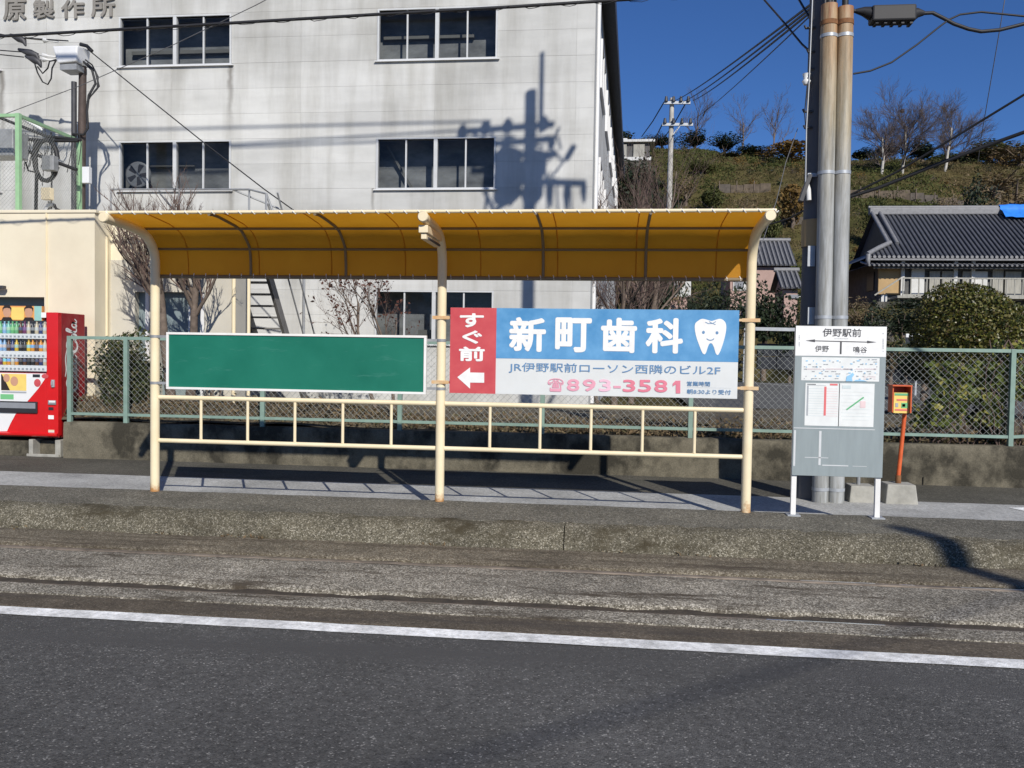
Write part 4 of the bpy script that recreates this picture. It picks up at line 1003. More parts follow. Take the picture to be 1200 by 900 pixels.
for y0, y1 in ((288, 312), (360, 380)):
    A, Bq = at(947, y0, Y=UY-.18), at(955, y1, Y=UY-.18); MB().box((A.x, UY-.178, Bq.z), (Bq.x, UY-.172, A.z)).build('number_plate', 'galv', up)
# two riser pipes
for k, (pt, pb, ztop) in enumerate(((972.5, 961.5, 5), (992, 981, 7))):
    T, Bt = at(pt, ztop, Y=UY-.28), at(pb, 586, Y=UY-.28); Y_ = UY-.26+.03*k
    th = thing('riser_pipe', ('rusty-topped grey riser pipe, the left of two on the pole' if k == 0 else 'rusty-topped grey riser pipe, the right of two on the pole'), 'pipe', (Bt.x, Y_, -.1), 'riser pipes on the utility pole')
    def Pz(z): return (Bt.x+(T.x-Bt.x)*(z+.1)/(T.z+.1), Y_, z)
    MB().tube([Pz(-.1), Pz(1.5), Pz(3), Pz(4.5), Pz(T.z)], .087, 18).build('pipe', 'riser_pipe', th)
    for zz in (at(970, 25, Y=Y_).z, ): MB().tube([Pz(zz-.05), Pz(zz+.0)], .093, 18, False).build('collar', 'rust', th)
    for yy in (43, 203, 372, 573):
        zz = at(975, yy, Y=Y_).z; MB().tube([Pz(zz-.018), Pz(zz+.018)], .092, 18, False).build('strap', 'galv', th)
    MB().tube([Pz(T.z-.02), Pz(T.z+.5), (Pz(T.z)[0]-.1, Y_+.15, T.z+1.2)], .035, 8).build('cable_tail', 'cable', th)
A, Bq = at(962, 203, Y=UY-.25), at(986, 203, Y=UY-.25)
tb = MB(); tb.beam(Vector((A.x-.12, UY-.16, A.z)), Vector((Bq.x+.1, UY-.16, Bq.z)), .02, .04); tb.build('pipe_bracket', 'galv', up)

# ================================================================== CABLES
def cable(label, pts, r, m='cable', sag=0, name='overhead_cable', n=6, seg=16, ext=0):
    P = [Vector(p) for p in pts]
    if ext: P.append(P[-1]+(P[-1]-P[-2])*ext)
    if len(P) == 2 and sag:
        P = [P[0].lerp(P[1], t/seg)+Vector((0, 0, -sag*4*(t/seg)*(1-t/seg))) for t in range(seg+1)]
    o0 = P[0]; mb = MB(); mb.tube(P, r, n); o = mb.build(name, m, None, origin=tuple(o0)); tag(o, label, 'cable'); return o
YM = UY-.2
main = cable('thick black cable crossing the top of the factory facade', [at(-260, 62, Y=YM), at(0, 42.5, Y=YM), at(220, 30, Y=YM), at(440, 17, Y=YM), at(600, 8, Y=YM), at(740, -1, Y=YM), at(900, -12, Y=YM), at(958, -18, Y=YM)], .018)
r_ = random.Random(3); pts = []
for k in range(150):
    px = -100+k*6; y = 42.5-px*.058+(px/740)**2*0; q = at(px, y+1+ (2.2*math.sin(k*.9)+r_.uniform(-.5, 1.2)), Y=YM+.03*math.cos(k*.9)); pts.append(q)
cable('thin lashing wire spiralled round the thick black cable over the facade', pts, .004, name='lashing_wire', n=4)
cable('thin grey stay wire slanting up across the facade windows', [at(0, 136, Y=16.0), at(95, 100, Y=15.5), at(200, 54, Y=15), at(300, 6, Y=14.5), at(330, -10, Y=14.3)], .007, 'cable_grey')
cable('black service wire running down from the small pole to the stair', [at(103, 58, Y=17), at(170, 112, Y=16.6), at(240, 168, Y=16.2), at(310, 222, Y=15.8), at(345, 247, Y=15.6), at(362, 262, Y=15.5)], .012)
YD = 46.0
dp = {}
for i, (a, b) in enumerate((((955, 2), (789, 119)), ((955, 6), (801, 119)), ((955, 10), (812, 118)), ((945, 22), (812, 140)))):
    pa, pb = at(a[0]+6, a[1]-5, Y=UY), at(b[0], b[1], Y=YD)
    mid = at((a[0]+b[0])/2+2, (a[1]+b[1])/2+(4 if i < 3 else 9), Y=24)
    P = [pa.lerp(pb, t/14)+Vector((0, 0, -.9*4*(t/14)*(1-t/14)*.12)) for t in range(15)]
    cable(('uppermost', 'second', 'third', 'lowest, thinnest')[i]+' wire from the main pole to the distant pole', P, .016 if i < 3 else .009)
cable('dark wire slanting down to the main pole from the upper sky', [at(880, -18, Y=12), at(915, 22, Y=11), at(940, 52, Y=10.4), at(951, 62, Y=UY)], .012)
cable('dark wire dropping steeply to the top of the main pole', [at(928, -15, Y=11), at(955, 32, Y=UY)], .014)
for i, (py, dz) in enumerate(((142, .1), (150, .35), (160, .2))):
    c = C2(575+i*14, py); cable(('upper', 'middle', 'lower')[i]+' high-voltage wire leading left from the main pole head above the picture', [c, c+Vector((-7, .05, -dz)), c+Vector((-16, 0, -dz*.6)), c+Vector((-28, 0, dz))], .022)
# splice case on the right with its cables
YS = UY-.1
scp = thing('splice_case', 'black ribbed cable splice case hanging beside the riser pipes', 'cable box', at(1042, 27, Y=YS))
A, Bq = at(1020, 9, Y=YS), at(1071, 26.5, Y=YS)
MB().box((A.x, YS-.09, Bq.z), (Bq.x, YS+.09, A.z)).build('case', 'cable', scp, bevel=.02)
MB().tube([at(1003, 13, Y=YS), at(1012, 13.5, Y=YS), at(1021, 16, Y=YS)], [.025, .05, .075], 10).build('end_boot', 'cable', scp)
MB().tube([at(1083, 15.5, Y=YS), at(1076, 15, Y=YS), at(1070, 17, Y=YS)], [.025, .05, .07], 10).build('end_boot', 'cable', scp)
for px in (1026, 1036, 1046, 1056, 1066):
    p = at(px, 27, Y=YS); MB().box((p.x-.015, YS-.06, p.z-.025), (p.x+.015, YS+.06, p.z+.0)).build('clip', 'cable', scp)
cable('thick black cable sagging right from the splice case', [at(985, 11, Y=YS), at(1003, 13, Y=YS)], .022)
cable('thick black cable looping away to the right of the splice case', [at(1083, 15.5, Y=YS), at(1093, 15, Y=YS), at(1105, 21, Y=YS), at(1118, 28, Y=YS), at(1135, 34, Y=YS), at(1150, 37, Y=YS), at(1172, 35, Y=YS), at(1200, 28, Y=YS), at(1240, 18, Y=YS), at(1300, 8, Y=YS), at(1420, -2, Y=YS)], .02, ext=6)
cable('thin dark wire rising from the pole to the sky right of the splice case', [at(1000, 86.5, Y=YS), at(1020, 83, Y=YS), at(1045, 73, Y=YS), at(1075, 52, Y=YS), at(1100, 32, Y=YS), at(1112, 23, Y=YS), at(1125, 17, Y=YS), at(1150, 14, Y=YS), at(1200, 19, Y=YS), at(1240, 22, Y=YS), at(1300, 20, Y=YS)], .011, ext=14)
cable('hair-thin vertical wire near the right edge of the sky', [at(1179, -10, Y=13), at(1172, 32, Y=13), at(1150, 160, Y=15), at(1146, 190, Y=15.4)], .006, 'cable_grey')
cable('upper black cable slanting up to the right over the hillside', [at(985, 234, Y=UY-.05), at(1050, 202, Y=9.7), at(1120, 160, Y=9.3), at(1200, 111, Y=8.9), at(1240, 86, Y=8.7)], .012, ext=10)
cable('lower thick black cable slanting up to the right over the hillside', [at(985, 234, Y=UY-.07), at(1030, 220, Y=9.85), at(1100, 192, Y=9.6), at(1150, 173, Y=9.4), at(1200, 155, Y=9.2), at(1240, 140, Y=9.0)], .02, ext=10)
cable('black cable from the main pole down toward the shelter roof end', [at(945, 245, Y=UY-.05), at(925, 256, Y=10.5), at(905, 262, Y=11), at(880, 268, Y=11.5)], .01)
cable('grey-green stay wire slanting from the main pole past the shelter end', [at(935, 150, Y=UY), at(921, 190, Y=9.8), at(910, 235, Y=9.6), at(893, 285, Y=9.3), at(886, 310, Y=8.9)], .0045, 'cable_grey')

# ================================================================== VENDING MACHINE
VY = 11.55; VX1 = at(68, 440, Y=VY).x; VX0 = VX1-1.2; VZ0, VZ1 = .185, 2.0; VD = .66
vm = thing('vending_machine', 'red drink vending machine with white script logo on its side', 'vending machine', (VX0+.6, VY+.3, VZ0))
def vz(py): return at(34, py, Y=VY).z
def vxp(px): return at(px, 440, Y=VY).x
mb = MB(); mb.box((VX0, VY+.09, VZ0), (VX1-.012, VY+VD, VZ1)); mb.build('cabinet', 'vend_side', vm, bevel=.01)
dx1 = vxp(54.5); zd0, zd1 = vz(437), vz(375.5)
fm = MB(); fm.box((dx1, VY, VZ0+.03), (VX1, VY+.089, VZ1)); fm.box((VX0, VY, VZ0+.03), (dx1-.0005, VY+.089, zd0-.001)); fm.box((VX0, VY+.001, zd0), (VX0+.03, VY+.089, zd1-.001))
door = fm.build('door', 'vend_red', vm, bevel=.006)
MB().box((VX0+.03, VY+.088, zd0), (dx1, VY+.092, zd1)).build('display_back', 'vend_inner', vm)
gm = MB(); gm.add([(VX0+.03, VY+.006, zd0), (dx1, VY+.006, zd0), (dx1, VY+.006, zd1), (VX0+.03, VY+.006, zd1)], [(0, 1, 2, 3)]); gm.build('display_pane', 'display_glass', vm)
# header poster
zp0, zp1 = vz(375.5), vz(358.5)
ps = MB().box((VX0, VY+.03, zp0), (vxp(48), VY+.088, zp1)).build('poster', 'poster_orange', vm)
MB().box((vxp(12), VY+.0275, zp0+.01), (vxp(27), VY+.029, zp1-.02)).build('print', 'poster_yellow', ps); MB().box((vxp(39), VY+.0275, zp0), (vxp(47.5), VY+.029, zp1)).build('print', 'poster_teal', ps)
for px in (7, 32.5, -22):
    c = vxp(px); h = (zp0+zp1)/2
    a = MB(); poly(a, ell(c, h+.02, .062, .085, 18)[::-1], VY+.0265); a.build('portrait', 'skin', ps)
    a = MB(); poly(a, [(c-.068, h+.02), (c-.07, h+.07), (c-.03, h+.118), (c+.04, h+.115), (c+.072, h+.07), (c+.066, h+.02), (c+.05, h+.065), (c, h+.075), (c-.05, h+.065)], VY+.0255); poly(a, [(c-.09, zp0), (c+.09, zp0), (c+.06, h-.06), (c-.06, h-.06)], VY+.025); a.build('portrait', 'hair', ps)
# shelves with sample bottles and cans
shared = {}
def sample(kind, m):
    key = (kind, m)
    if key not in shared:
        b_ = MB()
        if kind == 'b': b_.tube([(0, 0, 0), (0, 0, .01), (0, 0, .1), (0, 0, .135), (0, 0, .15), (0, 0, .175)], [.025, .03, .03, .014, .012, .013], 10)
        else: b_.tube([(0, 0, 0), (0, 0, .008), (0, 0, .1), (0, 0, .112)], [.022, .028, .028, .022], 10)
        shared[key] = b_.data('sample_'+('bottle' if kind == 'b' else 'can'), (0, 0, 0), m)
    return shared[key]
rows_ = [(vz(391), 'b', ['b_teal', 'b_green', 'b_teal', 'b_green', 'b_blue', 'b_teal', 'b_green', 'b_green', 'b_brown', 'b_purple', 'b_cream', 'b_black', 'b_cream', 'b_navy', 'b_cream'], vz(397)),
         (vz(411.5), 'b', ['b_purple', 'b_navy', 'b_blue', 'b_blue', 'b_blue', 'b_brown', 'b_navy', 'b_yellow', 'b_black', 'b_black', 'b_yellow', 'b_orange', 'b_brown', 'b_orange', 'b_cream'], vz(419.5)),
         (vz(428), 'c', ['b_purple', 'b_orange', 'b_brown', 'b_purple', 'b_yellow', 'b_orange', 'b_cream', 'b_orange', 'b_black', 'b_brown', 'b_black', 'b_black', 'b_brown', 'b_navy', 'b_cream'], vz(435))]
for z0, kd, cs, z1 in rows_:
    sf = MB().box((VX0+.031, VY+.012, z1), (dx1-.001, VY+.085, z0-.001)).build('shelf', 'vend_white', vm)
    bt_ = MB()
    for k, m_ in enumerate(cs):
        x = VX0+.085+k*(dx1-VX0-.14)/(len(cs)-1)
        o = bpy.data.objects.new('sample_bottle' if kd == 'b' else 'sample_can', sample(kd, m_)); COL.objects.link(o); o.parent = vm
        o.location = Vector((x, VY+.048, z0))-Vector(WORLD_ORG[vm.name])
        bt_.box((x-.02, VY+.0075, z1+.02), (x+.012, VY+.0118, z1+.045))
    bt_.build('button_row', 'text_grey', sf)
for k, (a, b, m_) in enumerate(((0, 30, 'b_green'), (23, 47, 'b_cream'), (8, 40, 'b_yellow'))): pass
MB().box((vxp(23), VY+.0855, vz(411)), (vxp(40), VY+.0872, vz(400))).build('price_card', 'b_yellow', vm); MB().box((vxp(40), VY+.0855, vz(411)), (vxp(53.5), VY+.0872, vz(400))).build('price_card', 'b_orange', vm); MB().box((vxp(-40), VY+.0855, vz(391)), (vxp(23), VY+.0872, vz(380))).build('price_card', 'b_teal', vm)
MB().box((vxp(48.5), VY-.002, vz(372)), (vxp(54.3), VY-.0005, vz(366))).build('sticker', 'text_white', vm)
# lower door: white sweep, poster, slot panel
sw_ = [(vxp(-40), vz(437.5)), (vxp(54), vz(437.5)), (vxp(52.5), vz(444)), (vxp(45), vz(455)), (vxp(35), vz(467)), (vxp(27), vz(476)), (vxp(18), vz(486)), (vxp(12), vz(497)), (vxp(8), vz(506)), (vxp(-40), vz(508))]
mb = MB(); poly(mb, sw_, VY-.002); mb.build('white_sweep', 'vend_white', vm)
ps2 = MB().box((vxp(1.5), VY-.005, vz(458)), (vxp(31), VY-.003, vz(438.5))).build('poster', 'poster_yellow', vm)
mb = MB(); poly(mb, [(vxp(1.6), vz(457.8)), (vxp(12), vz(457.8)), (vxp(7), vz(448)), (vxp(3), vz(440)), (vxp(1.6), vz(438.7))], VY-.006); mb.build('print', 'hair', ps2)
mb = MB(); poly(mb, ell(vxp(8), vz(443.5), .05, .06, 16)[::-1], VY-.0065); poly(mb, ell(vxp(17), vz(447), .06, .07, 16)[::-1], VY-.0065); mb.build('print', 'skin', ps2)
MB().box((vxp(.5), VY-.004, vz(468.5)), (vxp(16), VY-.0025, vz(462.5))).build('sticker', 'b_green', vm)
MB().box((vxp(2), VY-.004, vz(461)), (vxp(31), VY-.0025, vz(459))).build('fine_print', 'text_grey', vm)
MB().box((vxp(38.5), VY-.004, vz(442)), (vxp(47), VY-.002, vz(438.5))).build('coin_display', 'vend_dark', vm)
mb = MB(); poly(mb, ell(vxp(44), vz(448.5), .053, .058, 22)[::-1], VY-.004); poly(mb, ell(vxp(53), vz(440.5), .055, .034, 20)[::-1], VY-.0043); mb.build('round_decal', 'sign_red', vm)
mb = MB(); mb.tube([(vxp(62.5), VY-.006, vz(453)), (vxp(62.5), VY-.006, vz(444.5))], .026, 12); mb.box((vxp(61.8), VY-.045, vz(451)), (vxp(63.3), VY-.02, vz(446))); mb.build('lock_handle', 'galv', vm)
MB().box((vxp(57), VY-.02, vz(473.5)), (vxp(66), VY-.0005, vz(468.5))).build('bill_slot', 'vend_grey', vm, bevel=.004); MB().box((vxp(58.5), VY-.026, vz(471)), (vxp(66), VY-.0205, vz(468.8))).build('bill_slot_lip', 'vend_white', vm)
MB().box((vxp(57), VY-.006, vz(480)), (vxp(62.5), VY-.0005, vz(476.5))).build('coin_return', 'vend_dark', vm); MB().box((vxp(56.5), VY-.003, vz(490.5)), (vxp(63), VY-.0005, vz(486))).build('sticker', 'text_white', vm); MB().box((vxp(56.5), VY-.003, vz(506)), (vxp(63.5), VY-.0005, vz(503))).build('sticker', 'b_cream', vm)
hp = MB().box((vxp(-60), VY-.03, vz(484)), (vxp(44.5), VY-.0005, vz(470.5))).build('delivery_flap', 'vend_dark', vm, bevel=.008)
MB().box((vxp(0), VY-.033, vz(478.5)), (vxp(43), VY-.0305, vz(472))).build('flap_window', 'vend_grey', hp)
mb = MB(); mb.extrude([(VY+.03, VZ0+.005), (VY+.002, VZ0+.025), (VY-.03, VZ0+.03), (VY-.035, VZ0+.055), (VY-.0005, VZ0+.075), (VY+.03, VZ0+.075)], 'x', VX0, VX1-.001); mb.build('kick_strip', 'vend_red', vm)
# white script wordmark running up the side panel
SXP = VX1-.012+.0015
def side_map(s, t):   # s along the word (0..1, upward), t across (0..1, to the viewer's left = -Y side up)
    p = (VY+.22+(1-t)*.26, .86+s*1.05); return p
script = [
 # C with a long looping tail
 ([(.17, .86), (.15, .98), (.09, 1.0), (.03, .8), (.0, .5), (.02, .2), (.08, .04), (.15, .08), (.2, .26)], .05),
 ([(.15, .84), (.10, .62), (.12, .5), (.17, .62)], .03),
 ([(.23, .5), (.205, .3), (.225, .12), (.265, .14), (.28, .36), (.26, .55), (.23, .5), (.29, .46)], .036),
 ([(.36, .46), (.33, .56), (.30, .34), (.32, .12), (.37, .2)], .036),
 ([(.44, .46), (.41, .55), (.38, .34), (.40, .12), (.44, .3), (.45, .54), (.445, .2), (.47, .12), (.5, .24)], .036),
 ([(.49, .42), (.535, .44)], .04),
 ([(.70, .86), (.68, .98), (.62, 1.0), (.57, .8), (.545, .5), (.56, .2), (.61, .04), (.67, .1), (.72, .3)], .05),
 ([(.6, .98), (.45, 1.12), (.3, 1.06), (.2, 1.16)], .03),
 ([(.745, .5), (.72, .3), (.74, .12), (.78, .14), (.795, .36), (.775, .55), (.745, .5), (.8, .46)], .036),
 ([(.81, .3), (.85, .7), (.87, 1.0), (.845, 1.04), (.825, .6), (.835, .16), (.87, .14), (.89, .24)], .034),
 ([(.95, .46), (.92, .55), (.89, .34), (.91, .12), (.95, .3), (.96, .54), (.955, .2), (.98, .12), (1.01, .3)], .036)]
lg_ = MB()
for pts, wd in script:
    P = [Vector(q) for q in pts]; out = []
    for i in range(len(P)-1):
        p0, p1, p2, p3 = P[max(i-1, 0)], P[i], P[i+1], P[min(i+2, len(P)-1)]
        for k in range(5):
            t = k/5; out.append(.5*((2*p1)+(-p0+p2)*t+(2*p0-5*p1+4*p2-p3)*t*t+(-p0+3*p1-3*p2+p3)*t**3))
    out.append(P[-1]); m_ = [side_map(q.x, q.y) for q in out]
    nn = len(m_); ribbon(lg_, m_, [wd*.7*(.65+.6*math.sin(math.pi*i/(nn-1))) for i in range(nn)], plane='yz', const=SXP)
lg_.build('script_logo', 'text_white', vm)
# its concrete pad
pd = thing('machine_pad', 'concrete plinth blocks under the red vending machine', 'plinth', (VX0+.6, VY+.3, -.09))
MB().box((VX0-.1, VY+.02, -.095), (vxp(33), VY+.6, .13)).build('slab', 'retaining', pd, bevel=.008)
for a, b in ((vxp(33)+.002, vxp(38)), (vxp(64), vxp(70.5))): MB().box((a, VY+.0, -.095), (b, VY+.5, .155)).build('upright_block', 'block_conc', pd, bevel=.008)
MB().box((vxp(38)+.002, VY+.16, -.095), (vxp(64)-.002, VY+.5, .13)).build('infill_block', 'retaining', pd)
MB().box((vxp(32), VY-.03, -.095), (vxp(70), VY-.002, -.05)).build('mortar_lip', 'block_conc', pd, bevel=.008)
for x in (VX0+.1, VX1-.1): MB().cyl((x, VY+.12, .1551), (x, VY+.12, VZ0), .03, 10).build('levelling_foot', 'dark_metal', vm)
# ================================================================== CHAIN-LINK FENCE
GY = 11.53
fz0, fz1 = at(400, 494, Y=GY).z, 1.665
fposts = [at(p, 450, Y=GY).x for p in (82, 148, 308)]
step = (at(810, 450, Y=GY).x-fposts[2])/3
fposts += [fposts[2]+step*k for k in range(1, 6)]; XE = at(1186, 450, Y=GY).x; fposts = [p for p in fposts if p < XE-.8]+[XE]
fe = thing('chain_link_fence', 'pale green chain-link fence on the low concrete wall', 'fence', (0, GY, .43))
for x in fposts: MB().box((x-.03, GY-.03, .3), (x+.03, GY+.03, fz1)).build('post', 'fence_green', fe, bevel=.004)
def link(w, h, p=.088, r=.0023):
    """diamond mesh panel: zig-zag wires, both directions"""
    mb = MB(); nd = int((w+h)/p)+1
    for k in range(nd):
        for s in (1, -1):
            o = k*p-h if s == 1 else k*p
            x0, z0, x1, z1 = (o, 0, o+h, h) if s == 1 else (o, 0, o-h, h)
            if x0 < 0: t = -x0/(x1-x0); z0 += t*(z1-z0); x0 = 0
            if x1 < 0:
                t = x0/(x0-x1); z1 = z0+t*(z1-z0); x1 = 0
            if x0 > w and x1 > w: continue
            if x0 > w: t = (x0-w)/(x0-x1); z0 += t*(z1-z0); x0 = w
            if x1 > w: t = (w-x0)/(x1-x0); z1 = z0+t*(z1-z0); x1 = w
            if abs(x1-x0) < .02: continue
            mb.tube([(x0, s*.003, z0), (x1, s*.003, z1)], r, 3, False)
    return mb
cache = {}
for a, b in zip(fposts[:-1], fposts[1:]):
    MB().box((a+.0305, GY-.022, fz1-.045), (b-.0305, GY+.022, fz1-.001)).build('top_rail', 'fence_green', fe); MB().box((a+.0305, GY-.02, fz0), (b-.0305, GY+.02, fz0+.038)).build('bottom_rail', 'fence_green', fe)
    w_ = round(b-a-.062, 3)
    if w_ not in cache: cache[w_] = link(w_, fz1-fz0-.085).data('wire_mesh', (0, 0, 0), 'wire_galv')
    o = bpy.data.objects.new('wire_mesh', cache[w_]); COL.objects.link(o); o.parent = fe; o.location = (a+.031, 0, fz0+.039-.43); o['kind'] = 'stuff'
# return section going right from the end post
fe2 = thing('chain_link_fence', 'short lower run of green mesh fence at the far right edge', 'fence', (XE+.9, GY, .3))
MB().box((XE+.031, GY-.02, fz1-.045), (XE+2.4, GY+.02, fz1-.002)).build('top_rail', 'fence_green', fe2); MB().beam((XE+.031, GY, fz0+.02), (XE+1.6, GY, fz0+.16), .04, .038).build('bottom_rail', 'fence_green', fe2)
MB().box((XE+2.4, GY-.03, .3), (XE+2.46, GY+.03, fz1)).build('post', 'fence_green', fe2)
o = bpy.data.objects.new('wire_mesh', link(2.36, fz1-fz0-.2).data('wire_mesh', (0, 0, 0), 'wire_galv')); COL.objects.link(o); o.parent = fe2; o.location = (XE+.032-(XE+.9), 0, fz0+.15-.3); o['kind'] = 'stuff'

# ================================================================== PLANTS
def grow(seed, base, d0, length, r0, levels, kids, spread, upb=.25, shrink=.68, wig=.12, twig_level=2, first=.45, segs=4, rmin=.0022):
    """tapered limbs; returns (limb mesh, twig mesh, tips)"""
    r = random.Random(seed); A, T = MB(), MB(); tips = []
    def br(p, d, L, rad, lev):
        pts = [p]; rs = [rad]; q = p; dd = d
        for k in range(segs):
            dd = (dd+Vector((r.gauss(0, wig), r.gauss(0, wig), r.gauss(0, wig)+upb*.12))).normalized()
            q = q+dd*(L/segs); pts.append(q); rs.append(rad*(1-.5*(k+1)/segs))
        tgt = A if lev < twig_level else T
        tgt.tube(pts, rs, 7 if lev == 0 else (5 if lev < twig_level else 3), False)
        if lev >= levels: tips.append((q, dd)); return
        n = kids[min(lev, len(kids)-1)]
        for k in range(n):
            t = first+(1-first)*(k+r.random()*.8)/n if lev == 0 else .25+.75*(k+r.random()*.6)/n
            i = min(int(t*segs), segs-1); f = t*segs-i; f = min(f, 1)
            s = pts[i].lerp(pts[i+1], f); base_d = (pts[i+1]-pts[i]).normalized()
            ax_ = base_d.orthogonal().normalized(); ax_ = Quaternion(base_d, r.uniform(0, 6.283)) @ ax_
            ang = R(r.uniform(.6, 1.15)*spread[min(lev, len(spread)-1)])
            nd = (Quaternion(ax_, ang) @ base_d); nd = (nd+Vector((0, 0, upb))).normalized()
            br(s, nd, L*shrink*r.uniform(.7, 1.15), max(rs[min(i+1, segs)]*.62, rmin), lev+1)
    br(Vector(base), Vector(d0).normalized(), length, r0, 0)
    return A, T, tips
def bare(name, label, base, length, r0, seed, levels=4, kids=(7, 5, 4, 3), spread=(50, 42, 40, 38), upb=.3, shrink=.66, first=.5, bark='bark', twig='twig', group=None, twig_level=2, d0=(0, 0, 1), wig=.12, leaves=None, cat='tree', rmin=.0022):
    t = thing(name, label, cat, base, group)
    A, T, tips = grow(seed, base, d0, length, r0, levels, kids, spread, upb, shrink, wig, twig_level, first, rmin=rmin)
    A.build('trunk', bark, t); T.build('crown', twig, t)
    if leaves:
        C = np.array([tuple(p) for p, d in tips]); g2 = np.random.default_rng(seed)
        idx = g2.choice(len(C), min(leaves[1], len(C)), replace=False)
        fast_quads('leaves', leaf_quads(C[idx]+g2.normal(0, .02, (len(idx), 3)), leaves[2], .6, g=g2), leaves[0], t, base)
    return t
def blob(n, seed, c, rad, lump=.22, shell=.35, squash=1.0, nl=9):
    """leaf centres spread through a lumpy crown with gaps"""
    g2 = np.random.default_rng(seed)
    d = g2.normal(size=(n*3, 3)); d /= np.linalg.norm(d, axis=1)[:, None]
    L = g2.normal(size=(nl, 3)); L /= np.linalg.norm(L, axis=1)[:, None]
    amp = np.exp(-((1-(d @ L.T))/.12))*g2.uniform(.3, 1, nl); s = 1+lump*(amp.max(1)*2-1)
    u = g2.uniform(0, 1, n*3)**shell
    P = d*(s*u)[:, None]
    # gaps: drop leaves where a low-frequency field is weak
    f = np.sin(P[:, 0]*5.1+seed)*np.sin(P[:, 1]*4.7+seed*2)*np.sin(P[:, 2]*5.5+seed*.7)
    keep = f > g2.uniform(-1.0, .15, n*3)-.35
    P = P[keep][:n]; d = d[keep][:n]
    return P*np.array(rad)+np.array(c), d
def bush(name, label, c, rad, n, size, m, seed, group=None, stem=True, lump=.22, cat='bush', nb=.3, aspect=.6, shell=.35, base=None):
    b0 = base if base is not None else (c[0], c[1], c[2]-rad[2])
    t = thing(name, label, cat, b0, group)
    P, d = blob(n, seed, c, rad, lump, shell)
    fast_quads('crown', leaf_quads(P, size, aspect, g=np.random.default_rng(seed+1), normals=d, nb=nb), m, t, b0)
    if stem:
        r = random.Random(seed); mb = MB()
        for k in range(4):
            e = Vector(c)+Vector((r.uniform(-.5, .5)*rad[0], r.uniform(-.5, .5)*rad[1], r.uniform(.0, .5)*rad[2]))
            s = Vector(b0)+Vector((r.uniform(-.06, .06)*rad[0], r.uniform(-.06, .06)*rad[1], -.1)); mb.tube([s, s.lerp(e, .5)+Vector((r.uniform(-.1, .1)*rad[0], 0, 0)), e], [.03*rad[0]+.01, .02*rad[0]+.008, .006], 5, False)
        mb.build('trunk', 'bark', t)
    return t
# two bare street trees in front of the annex
p = at(202, 400, Y=12.25); q = at(218, 400, Y=12.35)
bare('bare_tree', 'left of two bare pollarded trees in front of the annex windows', (p.x, 12.25, .35), 2.45, .085, 11, 4, (11, 7, 6, 4), (54, 40, 38, 36), upb=.4, shrink=.46, first=.68, twig='twig_red', wig=.07)
bare('bare_tree', 'right of two bare pollarded trees in front of the annex windows', (q.x, 12.4, .35), 2.4, .085, 23, 4, (11, 7, 6, 4), (54, 40, 38, 36), upb=.4, shrink=.46, first=.68, twig='twig_red', wig=.07)
p = at(415, 400, Y=15.5)
bare('bare_shrub', 'leggy shrub with a few dead red leaves beside the factory window', (p.x+.45, 15.5, .4), 2.1, .04, 31, 4, (6, 5, 4, 3), (35, 35, 38, 35), upb=.12, shrink=.55, first=.35, leaves=('leaf_dead', 330, .075), d0=(-.4, 0, 1), cat='shrub')
p = at(462, 400, Y=15.8)
bare('bare_shrub', 'upright shrub with dead leaves in front of the factory window', (p.x, 15.8, .4), 2.0, .035, 37, 4, (6, 5, 4, 3), (35, 35, 38, 35), upb=.2, shrink=.52, first=.45, leaves=('leaf_dead', 260, .07), cat='shrub')
for i, (px, Y, L, sd, nm) in enumerate(((722, 20.5, 3.4, 41, 'bare twiggy tree at the corner of the factory block'), (741, 22, 3.9, 43, 'forked bare tree right of the factory corner'), (757, 25, 4.0, 47, 'bare tree rising over the canopy beside the distant pole'), (703, 19.9, 2.4, 53, 'small bare bush against the factory corner'))):
    p = at(px, 360, Y=Y); bare('bare_tree', nm, (p.x, Y, .3), L, .09 if i < 3 else .05, sd, 4, (9, 6, 5, 3), (40, 40, 42, 40), upb=.28, shrink=.58, first=.3, wig=.12)
# shrubs behind the left fence
p = at(140, 430, Y=12.0)
bush('evergreen_shrub', 'leafy evergreen shrub behind the fence beside the vending machine', (p.x, 12.05, 1.2), (.5, .32, .72), 4200, .06, 'leaf_shrub', 61, lump=.3, base=(p.x, 12.05, .42), shell=.5)
p = at(163, 440, Y=12.2)
bush('evergreen_shrub', 'smaller pale-leaved shrub right of the evergreen behind the fence', (p.x+.1, 12.15, .95), (.36, .28, .5), 1900, .055, 'leaf_shrub', 62, lump=.3, base=(p.x+.1, 12.15, .42), shell=.5)
p = at(250, 385, Y=12.5)
bush('dry_shrub', 'dry brown shrub peeping over the green board', (p.x, 12.5, 1.3), (.4, .2, .45), 420, .06, 'litter', 63, base=(p.x, 12.5, .4), shell=.6, cat='shrub')
# big clipped round bush on the right
p = at(1138, 400, Y=17.0); ztop = at(1135, 325, Y=17).z
bush('round_bush', 'large clipped round evergreen bush behind the right fence', (p.x, 17.2, ztop-1.2), (1.1, 1.08, 1.2), 26000, .062, 'leaf_bush', 71, lump=.09, nb=.55, shell=.16, base=(p.x, 17.2, .38))
p = at(1200, 380, Y=17.5)
bush('round_bush', 'dark leafy bush cut off by the right edge of the picture', (p.x+.5, 17.6, 1.7), (1.1, 1.0, 1.2), 9000, .075, 'leaf_bush', 72, lump=.15, nb=.4, shell=.2, base=(p.x+.5, 17.6, .38))
